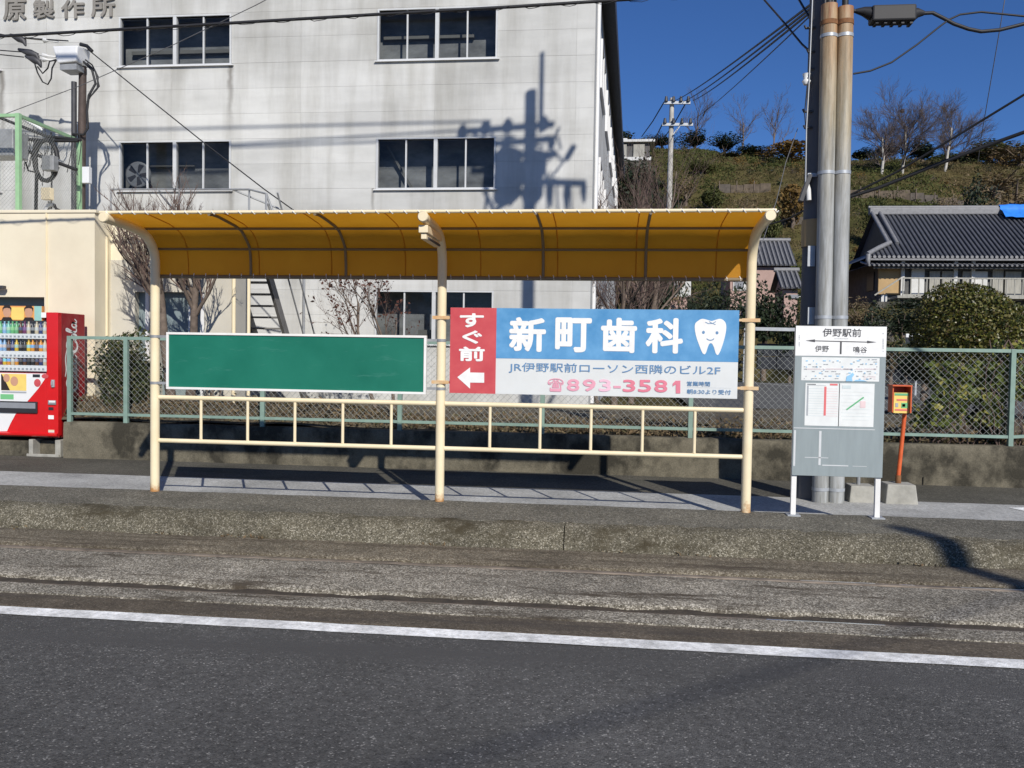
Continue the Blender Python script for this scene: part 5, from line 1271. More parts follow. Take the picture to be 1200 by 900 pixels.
# climbers on the right fence
def climber(label, px0, px1, py0, py1, n, m, seed, Y=11.58, size=.075, dens=None):
    a, b = at(px0, py0, Y=Y), at(px1, py1, Y=Y); g2 = np.random.default_rng(seed)
    C = np.stack([g2.uniform(a.x, b.x, n*2), Y+.02+np.abs(g2.normal(0, .14, n*2)), g2.uniform(b.z, a.z, n*2)], 1)
    f = np.sin(C[:, 0]*6+seed)*np.sin(C[:, 2]*7+seed*1.7)+.5*np.sin(C[:, 0]*15)*np.sin(C[:, 2]*13+seed)
    C = C[f > g2.uniform(-.9, .5, n*2)][:n]
    t = thing('climbing_plant', label, 'climber', ((a.x+b.x)/2, Y, .43))
    fast_quads('leaves', leaf_quads(C, size, .75, g=g2, normals=np.tile([[0, -1, .4]], (len(C), 1)), nb=.5), m, t, ((a.x+b.x)/2, Y, .43))
    mb = MB(); r = random.Random(seed)
    for k in range(9):
        x = r.uniform(a.x, b.x); pts = [Vector((x, Y+.03, .43))]
        for j in range(7): pts.append(pts[-1]+Vector((r.uniform(-.14, .14), r.uniform(-.01, .015), (a.z-.43)/7)))
        mb.tube(pts, .006, 4, False)
    mb.build('stem', 'twig', t)
    return t
climber('green and yellow climber covering the right end of the fence', 1096, 1178, 425, 500, 1500, 'leaf_ivy', 81, size=.1)
climber('pale climber round the last fence post on the right', 1172, 1200, 398, 470, 520, 'leaf_ivy', 82, Y=11.56)
climber('sparse weeds low behind the fence right of the flyer box', 1075, 1130, 470, 505, 500, 'leaf_ivy', 83, Y=11.7, size=.06)
p = at(1166, 500, Y=11.75)
bush('dark_shrub', 'dark narrow shrub against the last fence post', (p.x, 11.85, .78), (.24, .2, .42), 1500, .06, 'leaf_dark', 84, base=(p.x, 11.85, .42), cat='shrub')
p = at(925, 470, Y=13.0)
# dry grass and leaf litter behind the fence (uncountable)
g2 = np.random.default_rng(5); n = 15000
C = np.stack([g2.uniform(-8.0, 7.5, n), 11.66+np.abs(g2.normal(0, 1.3, n)), np.zeros(n)], 1)
C[:, 2] = [garden(x, y)+abs(g2.normal(0, .035))+.01 for x, y in C[:, :2]]
o = fast_quads('leaf_litter', leaf_quads(C, .1, .3, up=.3, g=g2), 'litter'); o['kind'] = 'stuff'; o['label'] = 'dry grass and fallen leaves behind the fence'; o['category'] = 'leaf litter'
n = 420; C = np.stack([g2.uniform(-6, 5, n), 7.38+g2.normal(0, .03, n), -.185+np.abs(g2.normal(0, .008, n))], 1)
m_ = np.sin(C[:, 0]*3.1)+np.sin(C[:, 0]*7.7+1) > .3; C = C[m_]
o = fast_quads('gutter_litter', leaf_quads(C, .035, .5, g=g2), 'litter'); o['kind'] = 'stuff'; o['label'] = 'dead leaves caught along the kerb foot'; o['category'] = 'leaf litter'

# ================================================================== RAILS IN THE TRACK
for k, (yc, lb) in enumerate(((5.70, 'tram rail nearest the road, sunk in the dirt'), (6.765, 'tram rail nearest the platform, sunk in the dirt'))):
    t = thing('tram_rail', lb, 'rail', (0, yc, -.25), 'tram rails')
    pr = [(yc-.03, -.262), (yc+.03, -.262), (yc+.03, -.214), (yc+.024, -.207), (yc-.024, -.207), (yc-.03, -.214)]
    MB().extrude(pr, 'x', -60, 60).build('rail_head', 'rail_steel', t)
    segs = [(at(900, 728, z=-.2).x, at(1040, 734, z=-.2).x)] if k == 0 else [(at(940, 681, z=-.2).x, at(1028, 685, z=-.2).x), (at(1056, 686, z=-.2).x, at(1076, 688, z=-.2).x), (at(1130, 690, z=-.2).x, 7.0)]
    for a, b in segs: MB().box((a, yc+.002, -.2069), (b, yc+.02, -.2055)).build('worn_strip', 'rail_worn', t)

# ================================================================== SMALL POLE AND CAGE ON THE LEFT
LY = 17.0; lt = at(97, 57, Y=LY); lb = at(94, 240, Y=LY)
lp_ = thing('service_pole', 'thin dark steel service pole with white switch box beside the annex roof', 'pole', (lb.x, LY, .3))
MB().tube([(lb.x, LY, .3), (lb.x, LY, 3), (lt.x, LY, lt.z-.3)], [.09, .085, .075], 10).build('shaft', 'pole_brown', lp_)
MB().tube([(lb.x-.11, LY-.05, 3), (lb.x-.1, LY-.05, lt.z-.7)], .055, 8).build('cable_duct', 'dark_metal', lp_)
A, Bq = at(68, 55, Y=LY-.15), at(97, 84, Y=LY-.15)
sb = MB(); sb.add([(A.x, LY-.35, A.z-.05), (Bq.x+.02, LY-.35, A.z-.05), (Bq.x-.02, LY-.35, Bq.z+.15), (A.x+.12, LY-.35, Bq.z+.12), (A.x, LY+.1, A.z), (Bq.x+.02, LY+.1, A.z), (Bq.x-.02, LY+.1, Bq.z+.15), (A.x+.12, LY+.1, Bq.z+.12)], [(0, 1, 2, 3), (7, 6, 5, 4), (0, 4, 5, 1), (1, 5, 6, 2), (2, 6, 7, 3), (3, 7, 4, 0)])
sb.build('switch_box', 'white_box', lp_, bevel=.03)
MB().box((A.x+.14, LY-.3, Bq.z+.0), (Bq.x-.04, LY+.06, Bq.z+.118)).build('box_base', 'grey_metal', lp_)
for (x0, y0, x1, y1) in ((30, 45, 68, 49), (28, 63, 68, 67), (30, 68, 66, 71)):
    a, b = at(x0, y0, Y=LY-.1), at(x1, y1, Y=LY-.1); s_ = a.lerp(b, .55)
    MB().tube([a, s_, s_+Vector((.02, 0, 0)), s_.lerp(b, .4), b], [.012, .012, .06, .02, .02], 8).build('insulator', 'insulator', lp_)
for (x, y, s_) in ((22, 45, .12), (35, 62, .16), (40, 70, .12)):
    a = at(x, y, Y=LY-.1); MB().tube([a+Vector((-s_*1.6, 0, .08)), a, a+Vector((s_, 0, -.06)), a+Vector((s_*1.3, 0, -.16))], [.03, .08, .06, .02], 7).build('arrester', 'dark_metal', lp_)
def loop(pts, r=.016): MB().tube([at(x, y, Y=LY-.12) for x, y in pts], r, 5).build('cable_loop', 'cable', lp_)
loop([(40, 72), (44, 85), (50, 96), (56, 99), (60, 92), (61, 80), (66, 70)]); loop([(44, 78), (50, 86), (56, 80), (58, 72), (66, 70)]); loop([(100, 70), (108, 76), (115, 90), (114, 104), (106, 113), (102, 120)]); loop([(98, 72), (108, 82), (112, 98), (104, 112), (102, 130), (103, 150), (98, 158), (85, 157)], .026)
loop([(102, 74), (112, 84), (116, 101), (110, 108)], .02); loop([(94, 52), (102, 54), (108, 60)], .04); loop([(0, 40), (20, 44), (50, 46), (80, 48)], .014); loop([(0, 59), (26, 61)], .012); loop([(0, 64), (28, 67)], .012)
MB().box((lb.x+.05, LY-.14, at(100, 216, Y=LY).z), (lb.x+.28, LY-.02, at(100, 197, Y=LY).z)).build('meter_box', 'white_box', lp_, bevel=.01)
# fenced switchgear on the annex roof
YA, YB = 13.3, 15.6
g0 = at(22, 250, Y=YA); g1 = at(93, 250, Y=YB); zt0 = at(22, 133, Y=YA).z; zt1 = at(93, 163, Y=YB).z
cg = thing('roof_cage', 'light green mesh cage round switchgear on the annex roof', 'cage', (g0.x, YA, ZC))
MB().box((g0.x-.035, YA-.035, ZC), (g0.x+.035, YA+.035, zt0)).build('post', 'cage_green', cg); MB().box((g1.x-.035, YB-.035, ZC-.2), (g1.x+.035, YB+.035, zt1)).build('post', 'cage_green', cg)
MB().beam((g0.x, YA, zt0-.03), (g1.x, YB, zt1-.03), .05, .05).build('top_rail', 'cage_green', cg); MB().beam((g0.x-.036, YA, zt0-.03), (g0.x-4, YA, zt0-.03), .05, .05).build('top_rail', 'cage_green', cg)
lk = link((Vector((g1.x, YB))-Vector((g0.x, YA))).length, zt0-ZC-.08, .07, .0022)
o = bpy.data.objects.new('wire_mesh', lk.data('wire_mesh', (0, 0, 0), 'wire_galv')); COL.objects.link(o); o.parent = cg; o.location = (0, 0, .03); o.rotation_euler = (0, 0, math.atan2(YB-YA, g1.x-g0.x)); o['kind'] = 'stuff'
lk = link(3.6, zt0-ZC-.08, .07, .0022); o = bpy.data.objects.new('wire_mesh', lk.data('wire_mesh', (0, 0, 0), 'wire_galv')); COL.objects.link(o); o.parent = cg; o.location = (-3.64, 0, .03); o['kind'] = 'stuff'
gear = thing('switchgear', 'black cable coil and grey boxes inside the green roof cage', 'switchgear', (g0.x+.8, 14.6, ZC))
YG = 14.6
def gp(x, y, Y=YG): return at(x, y, Y=Y)
MB().tube([gp(54+13.5*math.cos(t/16*6.283+.3), 188+24*math.sin(t/16*6.283+.3)) for t in range(16)], .042, 7).build('cable_coil', 'cable', gear)
A, Bq = gp(57, 185), gp(71, 202); MB().box((A.x, YG-.2, Bq.z), (Bq.x, YG-.05, A.z)).build('junction_box', 'grey_metal', gear, bevel=.012)
A, Bq = gp(-15, 153, 14), gp(20, 184, 14); MB().box((A.x, 13.9, Bq.z), (Bq.x, 14.3, A.z)).build('transformer_box', 'grey_metal', gear, bevel=.02)
A, Bq = gp(56, 222), gp(67, 236); MB().box((A.x, YG-.2, Bq.z), (Bq.x, YG-.08, A.z)).build('junction_box', 'cream_paint', gear, bevel=.012)
for pts, r in (([(0, 138), (30, 150), (55, 160), (95, 164)], .03), ([(27, 175), (55, 186), (90, 199)], .035), ([(30, 163), (60, 165), (92, 165)], .03), ([(41, 165), (43, 200), (42, 248)], .03), ([(60, 155), (61, 190), (60, 245)], .014), ([(30, 190), (33, 200), (42, 202)], .016), ([(57, 236), (58, 240), (70, 246), (76, 250)], .014), ([(55, 250), (58, 241), (64, 240), (68, 250)], .022)):
    MB().tube([gp(x, y) for x, y in pts], r, 6).build('cable_run', 'cable', gear)
r = random.Random(8)
for k in range(14):
    x = r.uniform(26, 92); y = r.uniform(140, 160)+x*.1; MB().tube([gp(x, y), gp(x+r.uniform(-5, 8), y+r.uniform(8, 25)), gp(x+r.uniform(-8, 10), y+r.uniform(25, 55))], .008, 4).build('cable_run', 'cable', gear)
for k in range(7):
    p = gp(28+k*3, 139+k*1.8); MB().tube([p+Vector((-.05, 0, 0)), p, p+Vector((.06, 0, -.05))], [.02, .04, .02], 6).build('insulator', 'insulator', gear)
MB().tube([gp(54, 252), gp(54.5, 245), gp(58, 240), gp(63, 240)], .04, 8).build('vent_pipe', 'white_box', gear)

# ================================================================== DISTANT POLE
t_, b_ = at(787.5, 115, Y=YD), at(781, 360, Y=YD)
dpole = thing('utility_pole', 'distant pale utility pole with two crossarms in front of the hill', 'pole', (b_.x, YD, .2))
MB().tube([(b_.x, YD, .2), ((b_.x+t_.x)/2, YD, (b_.z+t_.z)/2), (t_.x, YD, t_.z)], [.17, .15, .12], 10).build('shaft', 'bark_pale', dpole)
for (x0, x1, y) in ((778, 809, 120.5), (776, 812, 146)):
    a, b = at(x0, y, Y=YD-.2), at(x1, y, Y=YD-.2); MB().beam(a, b, .12, .14).build('crossarm', 'galv', dpole)
    for k in range(4):
        p = a.lerp(b, (k+.3)/3.6); MB().tube([p+Vector((0, -.1, .05)), p+Vector((0, -.1, .3))], [.1, .06], 6).build('insulator', 'dark_metal', dpole)
MB().beam(at(797, 147, Y=YD-.2), at(789, 158, Y=YD-.2), .07, .07).build('brace', 'galv', dpole)
for i, (a, b, nm) in enumerate((((778, 120), (752, 160), 'left'), ((803, 122), (778, 162), 'right'), ((776, 146), (764, 166), 'lower'))):
    cable('short wire dropping from the '+nm+' arm of the distant pole behind the factory', [at(*a, Y=YD), at((a[0]+b[0])/2, (a[1]+b[1])/2+2, Y=YD+8), at(*b, Y=YD+20)], .035)

# ================================================================== TILED HOUSE ON THE TERRACE
HY = 55.0
hz0 = at(1050, 348, Y=HY).z; ze = at(1050, 301, Y=HY-1).z; HY0 = HY; hx0 = at(1014, 320, Y=HY).x; hx1 = hx0+21
hs = thing('tiled_house', 'low wooden house with a dark tiled roof and blue tarp on its ridge', 'house', (hx0+8, HY, hz0))
zr = at(1040, 251, Y=HY+4.5).z; HD = 9.0
HW = HY-1.05
MB().box((hx0+.9, HW+1.2, hz0-1.2), (hx1, HY+HD, ze-.1)).build('wall', 'plaster_dark', hs)
MB().box((hx0+1.0, HW+1.1, hz0-.3), (hx0+1.35, HW+1.199, ze-.35)).build('corner_board', 'plaster_white', hs)
a, b = at(1029.5, 315, Y=HW+1.1), at(1057, 345, Y=HW+1.1)
MB().box((a.x, HW+1.02, b.z), (b.x, HW+1.19, a.z)).build('ochre_shutter', 'ochre_board', hs)
x = b.x+.5; k = 0
while x < hx1-.5:
    w_ = (.75, .6, .9, .55)[k % 4]
    zz = (ze-.75 if k % 5 else ze-.5)
    MB().box((x, HW+1.0, hz0+.1), (x+w_, HW+1.15, zz)).build('board_panel', 'grey_board' if k % 4 else 'plaster_white', hs); x += w_+(.12 if k % 2 else .3); k += 1
MB().box((b.x+.4, HW+1.05, ze-.72), (hx1, HW+1.19, ze-.3)).build('transom', 'plaster_dark', hs)
for px in (1120, 1140.5, 1058):
    p = at(px, 320, Y=HW+.9); MB().box((p.x-.1, HW+.85, hz0), (p.x+.1, HW+.999, ze-.05)).build('post', 'plaster_white', hs)
vd = MB()
a = at(1058, 320, Y=HW-.2); 
for k in range(24): x = a.x+k*.45; vd.box((x, HW-.25, hz0+.05), (x+.06, HW-.2, hz0+1.0))
vd.box((a.x, HW-.27, hz0+1.0), (a.x+11, HW-.18, hz0+1.08)); vd.box((a.x, HW-.27, hz0), (a.x+11, HW-.18, hz0+.08)); vd.build('veranda_railing', 'grey_board', hs)
MB().box((a.x-.3, HW-.3, hz0-.15), (a.x+11, HW+1.0, hz0-.002)).build('veranda_floor', 'grey_board', hs)
MB().beam((a.x-.1, HW-.25, hz0+1.05), (a.x-1.6, HW-.25, hz0), .08, .08).build('stair_rail', 'grey_board', hs)
MB().box((hx0+.2, HW-.6, hz0-1.0), (hx0+2.5, HW+1.0, hz0-.4)).build('base_stone', 'stone_wall', hs)
a, b = at(1007, 320, Y=HW+2.5), at(1020, 345, Y=HW+2.5); MB().box((hx0+.83, HW+2.2, hz0+.5), (hx0+.899, HW+3.6, ze-.7)).build('side_window', 'vend_dark', hs)
# hip-and-gable roof: main slopes with tile ribs, gable end on the left, lower skirt roof
ridge_y = HY+4.6; ey0 = HY-.6; ex1 = hx1+.5
rx0 = at(1021, 251, Y=ridge_y).x; ex0 = at(1017, 299, Y=ey0).x
gy = ridge_y+(ey0-ridge_y)*.74; gz = zr+(ze-zr)*.74
mb = MB()
mb.add([(ex0, ey0, ze), (ex1, ey0, ze), (ex1, ridge_y, zr), (rx0, ridge_y, zr), (rx0, gy, gz)], [(0, 1, 2, 3, 4)])
mb.add([(rx0, ridge_y, zr), (ex1, ridge_y, zr), (ex1, HY+HD+1, ze), (rx0, HY+HD+1, ze)], [(0, 1, 2, 3)])
yb_ = 2*ridge_y-gy
mb.add([(ex0, ey0, ze), (rx0, gy, gz), (rx0, yb_, gz), (ex0, HY+HD+1, ze)], [(0, 1, 2, 3)])
mb.add([(rx0+.3, gy, gz-.1), (rx0+.3, ridge_y, zr-.05), (rx0+.3, yb_, gz-.1)], [(0, 1, 2)])
rf = mb.build('roof', 'tile', hs)
rib = MB(); x = ex0+.1
while x < ex1:
    y_top = ridge_y if x > rx0 else ey0+(gy-ey0)*(x-ex0+.02)/(rx0-ex0)
    zt_ = ze+(zr-ze)*(y_top-ey0)/(ridge_y-ey0)
    rib.tube([(x, ey0-.04, ze+.03), (x, y_top, zt_+.03)], .085, 5); x += .28
rib.build('tile_ribs', 'tile', rf, kind='stuff')
ec = MB(); x = ex0+.1
while x < ex1: ec.tube([(x, ey0-.09, ze+.04), (x, ey0-.03, ze+.04)], .1, 6); x += .28
ec.build('eave_tiles', 'tile_edge', rf, kind='stuff')
MB().box((rx0-.15, ridge_y-.22, zr-.05), (ex1, ridge_y+.22, zr+.42)).build('ridge', 'tile_edge', rf, bevel=.06); MB().tube([(rx0-.2, ridge_y, zr+.47), (ex1, ridge_y, zr+.47)], .1, 8).build('ridge_cap', 'tile_edge', rf)
for dx in (0, .5): MB().tube([(rx0+dx, ridge_y-.1, zr+.15), (rx0+dx, gy, gz+.13)], .12, 8).build('verge_tile', 'tile_edge', rf)
MB().tube([(rx0+.1, gy+.1, gz+.2), ((rx0+ex0)/2, (gy+ey0)/2, (gz+ze)/2+.22), (ex0-.05, ey0-.05, ze+.2)], .15, 8).build('hip_tile', 'tile_edge', rf); MB().tube([(ex0, ey0-.1, ze+.15), (ex0-.05, ey0-.25, ze-.2), (ex0, ey0-.3, ze-.5)], [.16, .14, .05], 6).build('ridge_end_tile', 'tile_edge', rf)
MB().box((ex0+.1, ey0-.06, ze-.16), (ex1, ey0+.2, ze-.05)).build('fascia', 'tile_edge', rf)
# skirt roof below
z2 = ze-.55; lo = MB(); lo.add([(ex0-.2, ey0-.35, z2), (ex1, ey0-.35, z2), (ex1, HY+1.2, z2+.45), (ex0+.8, HY+1.2, z2+.45)], [(0, 1, 2, 3)]); lo.add([(ex0-.2, ey0-.35, z2), (ex0+.8, HY+1.2, z2+.45), (ex0+.8, HY+HD, z2+.45), (ex0-.6, HY+HD, z2-.1)], [(0, 1, 2, 3)])
sk = lo.build('skirt_roof', 'tile', hs); ec = MB(); x = ex0
while x < ex1: ec.tube([(x, ey0-.42, z2+.05), (x+.0, ey0+1.4, z2+.42)], .075, 5); x += .28
ec.build('eave_tiles', 'tile_edge', sk, kind='stuff')
MB().box((ex0+.3, ey0-.2, z2-.12), (ex1, ey0, z2-.03)).build('gutter', 'plaster_dark', sk)
tp_ = thing('blue_tarp', 'bright blue tarp wrapped over the house ridge at the right edge', 'tarp', (at(1178, 253, Y=ridge_y).x, ridge_y, zr))
ta = at(1172, 250, Y=ridge_y-.3); vs = []
for i in range(14):
    x = ta.x+i*.35+.12*nz(i*3.1, 2, 1, 5)
    for (y, z) in ((-1.1, -.35), (-.6, .05), (-.27, .3), (-.24, .52), (0, .62), (.25, .5), (.4, 0)): vs.append((x, ridge_y+y+.03*nz(x, z, 2, 3), zr+z+.16*nz(x, y, 2.3, 9)))
mb = MB(); mb.add(vs, [(i*7+j, (i+1)*7+j, (i+1)*7+j+1, i*7+j+1) for i in range(13) for j in range(6)], True); mb.build('sheet', 'tarp_blue', tp_)

# ================================================================== PINK HOUSES LEFT OF THE POLE
def small_house(label, px0, px1, pyr, pye, pyb, Y, wallm, depth=6, part_w=None):
    x0, x1 = at(px0, pye, Y=Y).x, at(px1, pye, Y=Y).x; zr_, ze_, zb_ = at(px0, pyr, Y=Y+depth/2).z, at(px0, pye, Y=Y).z, at(px0, pyb, Y=Y).z
    h = thing('tiled_cottage', label, 'house', ((x0+x1)/2, Y, zb_))
    MB().box((x0+.3, Y+.4, zb_-3), (x1-.3, Y+depth-.4, ze_-.05)).build('wall', wallm, h)
    mb = MB(); mb.add([(x0, Y, ze_), (x1, Y, ze_), (x1, Y+depth/2, zr_), (x0, Y+depth/2, zr_), (x1, Y+depth, ze_), (x0, Y+depth, ze_)], [(0, 1, 2, 3), (3, 2, 4, 5)]); rf_ = mb.build('roof', 'tile', h)
    mb = MB(); mb.add([(x0+.3, Y+.4, ze_), (x0+.3, Y+depth-.4, ze_), (x0+.3, Y+depth/2, zr_-.25)], [(0, 1, 2)]); mb.add([(x1-.3, Y+.4, ze_), (x1-.3, Y+depth-.4, ze_), (x1-.3, Y+depth/2, zr_-.25)], [(0, 1, 2)]); mb.build('gable', wallm, h)
    rb2 = MB(); x = x0+.1
    while x < x1: rb2.tube([(x, Y-.03, ze_+.04), (x, Y+depth/2, zr_+.04)], .08, 5); x += .3
    rb2.build('tile_ribs', 'tile_edge', rf_, kind='stuff'); MB().tube([(x0-.1, Y+depth/2, zr_+.1), (x1+.1, Y+depth/2, zr_+.1)], .16, 8).build('ridge_cap', 'tile_edge', rf_)
    w0 = (x0+x1)/2
    wn_ = MB().box((x0+.5, Y+.33, zb_+.3), (x0+2.0, Y+.399, ze_-.5)).build('window', 'plaster_white', h); MB().box((x0+.6, Y+.3, zb_+.4), (x0+1.2, Y+.329, ze_-.6)).build('pane', 'vend_grey', wn_)
    return h
small_house('small house with pink wall and dark tiled roof right of the shelter', 852, 934, 283, 311, 345, 62, 'plaster_pink', 6)
small_house('low tiled shed in front of the pink-walled house', 915, 942, 318, 338, 352, 57, 'plaster_pink', 4)
small_house('house with pink wall seen between canopy and blue sign', 776, 812, 308, 320, 352, 60, 'plaster_pink', 5)
# white building up the hill
A = at(720, 167, Y=128); Bq = at(767, 188, Y=128)
wb = thing('hilltop_building', 'long white flat building high on the hill beside the factory', 'building', ((A.x+Bq.x)/2, 128, Bq.z))
MB().box((A.x-6, 128, Bq.z-4), (Bq.x-.5, 134, Bq.z)).build('base', 'stone_wall', wb); MB().box((A.x-6, 128.3, Bq.z), (Bq.x-.7, 133.5, A.z)).build('wall', 'plaster_dark', wb); MB().box((A.x-6, 127.6, A.z), (Bq.x, 134, A.z+.35)).build('roof', 'plaster_white', wb); MB().box((A.x-6, 127.8, Bq.z), (Bq.x-.5, 128.2, Bq.z+.5)).build('parapet', 'plaster_white', wb)
x = A.x-5
while x < Bq.x-1: MB().box((x, 128.0, Bq.z+.5), (x+1.6, 128.29, A.z-.3)).build('window_panel', 'grey_board', wb); x += 2.6
A = at(726, 162, Y=136); Bq = at(735, 171, Y=136); MB().box((A.x, 136, Bq.z-2), (Bq.x, 138, A.z)).build('water_tank', 'plaster_white', wb)
# walls below the house terrace
def stonewall(label, pa, pb, Ya, Yb, h, m='stone_wall', bed=.55):
    a, b = at(*pa, Y=Ya), at(*pb, Y=Yb); t = thing('terrace_wall', label, 'wall', tuple((a+b)/2-Vector((0, 0, h))))
    L = (b-a).length; d = (b-a)/L; nrm = Vector((-d.y, d.x, 0)); rr = random.Random(int(L*10)); nr = max(1, round(h/bed)); bh = h/nr
    for j in range(nr):
        s = 0
        while s < L-.05:
            e = min(s+bed*rr.uniform(1.2, 2.4), L); o_ = rr.uniform(0, .08); p0 = a+d*(s+.02)+Vector((0, 0, -h+j*bh+.02)); p1 = a+d*(e-.02)+Vector((0, 0, -h+j*bh+.02))
            q = nrm*.4; f = -nrm*o_; u = Vector((0, 0, bh-.04))
            MB().add([p0+f, p1+f, p1+q, p0+q, p0+f+u, p1+f+u, p1+q+u, p0+q+u], [(0, 3, 2, 1), (4, 5, 6, 7), (0, 1, 5, 4), (1, 2, 6, 5), (2, 3, 7, 6), (3, 0, 4, 7)]).build('stone', m, t); s = e
    return t
stonewall('dark block wall under the house terrace behind the right fence', (1030, 412), (1112, 418), 40, 40, 2.0, 'navy_wall', .66)
stonewall('pale rough stone wall below the house, left of the round bush', (1018, 372), (1066, 378), 44, 44, 1.6, 'stone_wall', .5)
A = at(894, 400, Y=43.5); Bq = at(932, 428, Y=43.5)
stonewall('dark wall at the back of the car park beside the shelter', (888, 402), (940, 403), 43.5, 43.5, 1.3, 'navy_wall', .65)
a, b = at(872, 385, Y=42.5), at(965, 387, Y=42.5)
gr = thing('guard_rail', 'pale guard rail at the back of the car park', 'guard rail', (a.x, 42.5, .3)); MB().beam(a, b, .1, .16).build('beam', 'galv', gr)
for t in (.02, .97): p = a.lerp(b, t); MB().box((p.x-.06, 42.6, .3), (p.x+.06, 42.72, p.z)).build('post', 'galv', gr)
a, b = at(1062, 391, Y=30), at(1077, 403, Y=30)
wsn = thing('notice_board', 'small white-framed blue notice behind the right fence', 'sign', (b.x, 30, .3)); MB().box((a.x, 30, b.z), (b.x, 30.05, a.z)).build('frame', 'white_box', wsn); MB().box((a.x, 29.97, b.z+.0), (b.x-.09, 29.999, a.z-.12)).build('panel', 'navy_wall', wsn); MB().box((b.x-.07, 30.06, .3), (b.x-.01, 30.1, b.z)).build('post', 'galv', wsn)

# ================================================================== TREES BEHIND, HILL COVER
def proto(name, n, rad, size, m, seed, lump=.3, trunk='bark', th=.25, aspect=.6, shell=.35):
    P, d = blob(n, seed, (0, 0, rad[2]*.9+th), rad, lump, shell); g2 = np.random.default_rng(seed+1)
    Q = leaf_quads(P, size, aspect, g=g2, normals=d, nb=.25)
    me = fast_quads('crown', Q, m); dat = me.data; bpy.data.objects.remove(me)
    mb = MB(); r = random.Random(seed); mb.tube([(0, 0, -1), (.02, 0, th), (.05, .02, rad[2]*1.2)], [.07*rad[0]+.04, .06*rad[0]+.03, .02], 6, False)
    for k in range(5):
        a_ = r.uniform(0, 6.28); mb.tube([(0, 0, th+rad[2]*.2*k*.5), (math.cos(a_)*rad[0]*.6, math.sin(a_)*rad[1]*.6, th+rad[2]*(.6+.25*k))], [.03*rad[0]+.02, .01], 4, False)
    return dat, mb.data('trunk', (0, 0, 0), trunk)
PRO = {'dark': [proto('d', 3200, (1, .95, 1), .12, 'leaf_dark', 101, .45, shell=.5), proto('d', 3200, (1, .9, 1.15), .12, 'leaf_dark', 102, .55, shell=.5), proto('d', 2600, (.8, .8, 1.3), .13, 'leaf_pine', 112, .5, shell=.55)],
       'olive': [proto('o', 2400, (1, .95, .8), .12, 'leaf_olive', 103, .5, shell=.5), proto('o', 2400, (1, .9, .9), .12, 'leaf_olive', 104, .5, shell=.5)],
       'autumn': [proto('a', 1300, (1, .95, 1.05), .17, 'leaf_autumn', 105, .35, th=.4)],
       'pine': [proto('p', 1800, (1, .95, .9), .16, 'leaf_pine', 106, .5, th=.5, aspect=.25, shell=.5)],
       'brown': [proto('b', 900, (1, .95, .9), .16, 'litter', 107, .4, aspect=.25, shell=.6)]}
def plant(name, label, kind, px, py, Y, w, h=None, base=None, group=None, cat='tree'):
    """py: top of the crown; the trunk stands on the ground there"""
    tp = at(px, py, Y=Y); zb = terr(tp.x, Y) if base is None else base
    H = max(tp.z-zb, .6); dat, tr = random.choice(PRO[kind])
    t = thing(name, label, cat, (tp.x, Y, zb), group)
    s = w/2; zs = H/2.1
    for nm, d_ in (('crown', dat), ('trunk', tr)):
        o = bpy.data.objects.new(nm, d_); COL.objects.link(o); o.parent = t; o.scale = (s, s, zs); o.rotation_euler = (0, 0, random.uniform(0, 6.28))
    return t
# garden trees round the houses
plant('garden_pine', 'dark layered garden pine left of the right shelter post', 'pine', 845, 326, 36, 3.4, base=.4)
plant('garden_pine', 'dark pine behind the top edge of the blue sign', 'pine', 815, 332, 40, 3.0, base=.4)
plant('garden_tree', 'dark conifer left of the stop name board', 'dark', 927, 362, 44, 2.0, base=.4)
plant('garden_tree', 'low dark garden tree under the pink house', 'dark', 897, 345, 50, 3.6, base=1)
plant('garden_tree', 'brown bare hedge beside the riser pipes', 'brown', 1012, 345, 46, 3.4, base=2.5)
plant('garden_tree', 'green garden shrub under the ochre shutter', 'olive', 1055, 348, 51, 2.6, base=3.6)
plant('garden_tree', 'dark shrub below the house, left of the round bush', 'dark', 1058, 366, 44, 2.6, base=2.2)
plant('garden_tree', 'reddish brown shrub behind the small notice', 'brown', 1045, 390, 36, 2.0, base=.5)
plant('garden_tree', 'dark tree between factory corner and distant pole', 'dark', 768, 300, 44, 4.0, base=.5)
plant('garden_tree', 'brown thicket behind the bare trees at the factory corner', 'brown', 745, 250, 48, 6.0, base=.5)
plant('garden_tree', 'dark thicket left of the distant pole', 'dark', 770, 215, 60, 6.0, base=2)
plant('garden_tree', 'dark leafy mass behind the fence right of the stop name board', 'dark', 1085, 402, 26, 2.6, base=.3)
for i, (px, py, Y, wd, kd, lb_) in enumerate(((1003, 350, 49, 2.8, 'brown', 'brown bush beside the right riser pipe'), (1036, 356, 50, 3.0, 'olive', 'olive bush between riser pipes and ochre shutter'), (1075, 352, 50, 2.8, 'dark', 'dark bush in front of the veranda end'), (1064, 374, 40, 2.2, 'olive', 'olive bush above the small notice'), (1022, 378, 40, 2.4, 'dark', 'dark bush above the stop name board corner'), (1196, 352, 47, 3.0, 'olive', 'olive bush by the veranda at the right edge'))):
    plant('garden_bush', lb_, kd, px, py, Y, wd, base=min(terr(at(px, py, Y=Y).x, Y), at(px, py, Y=Y).z-.9), cat='bush')
def ground_at(px, py):
    Y = 60.0
    while Y < 170:
        p = at(px, py, Y=Y)
        if terr(p.x, Y) >= p.z: return p.x, Y
        Y += .5
    return at(px, py, Y=165).x, 165
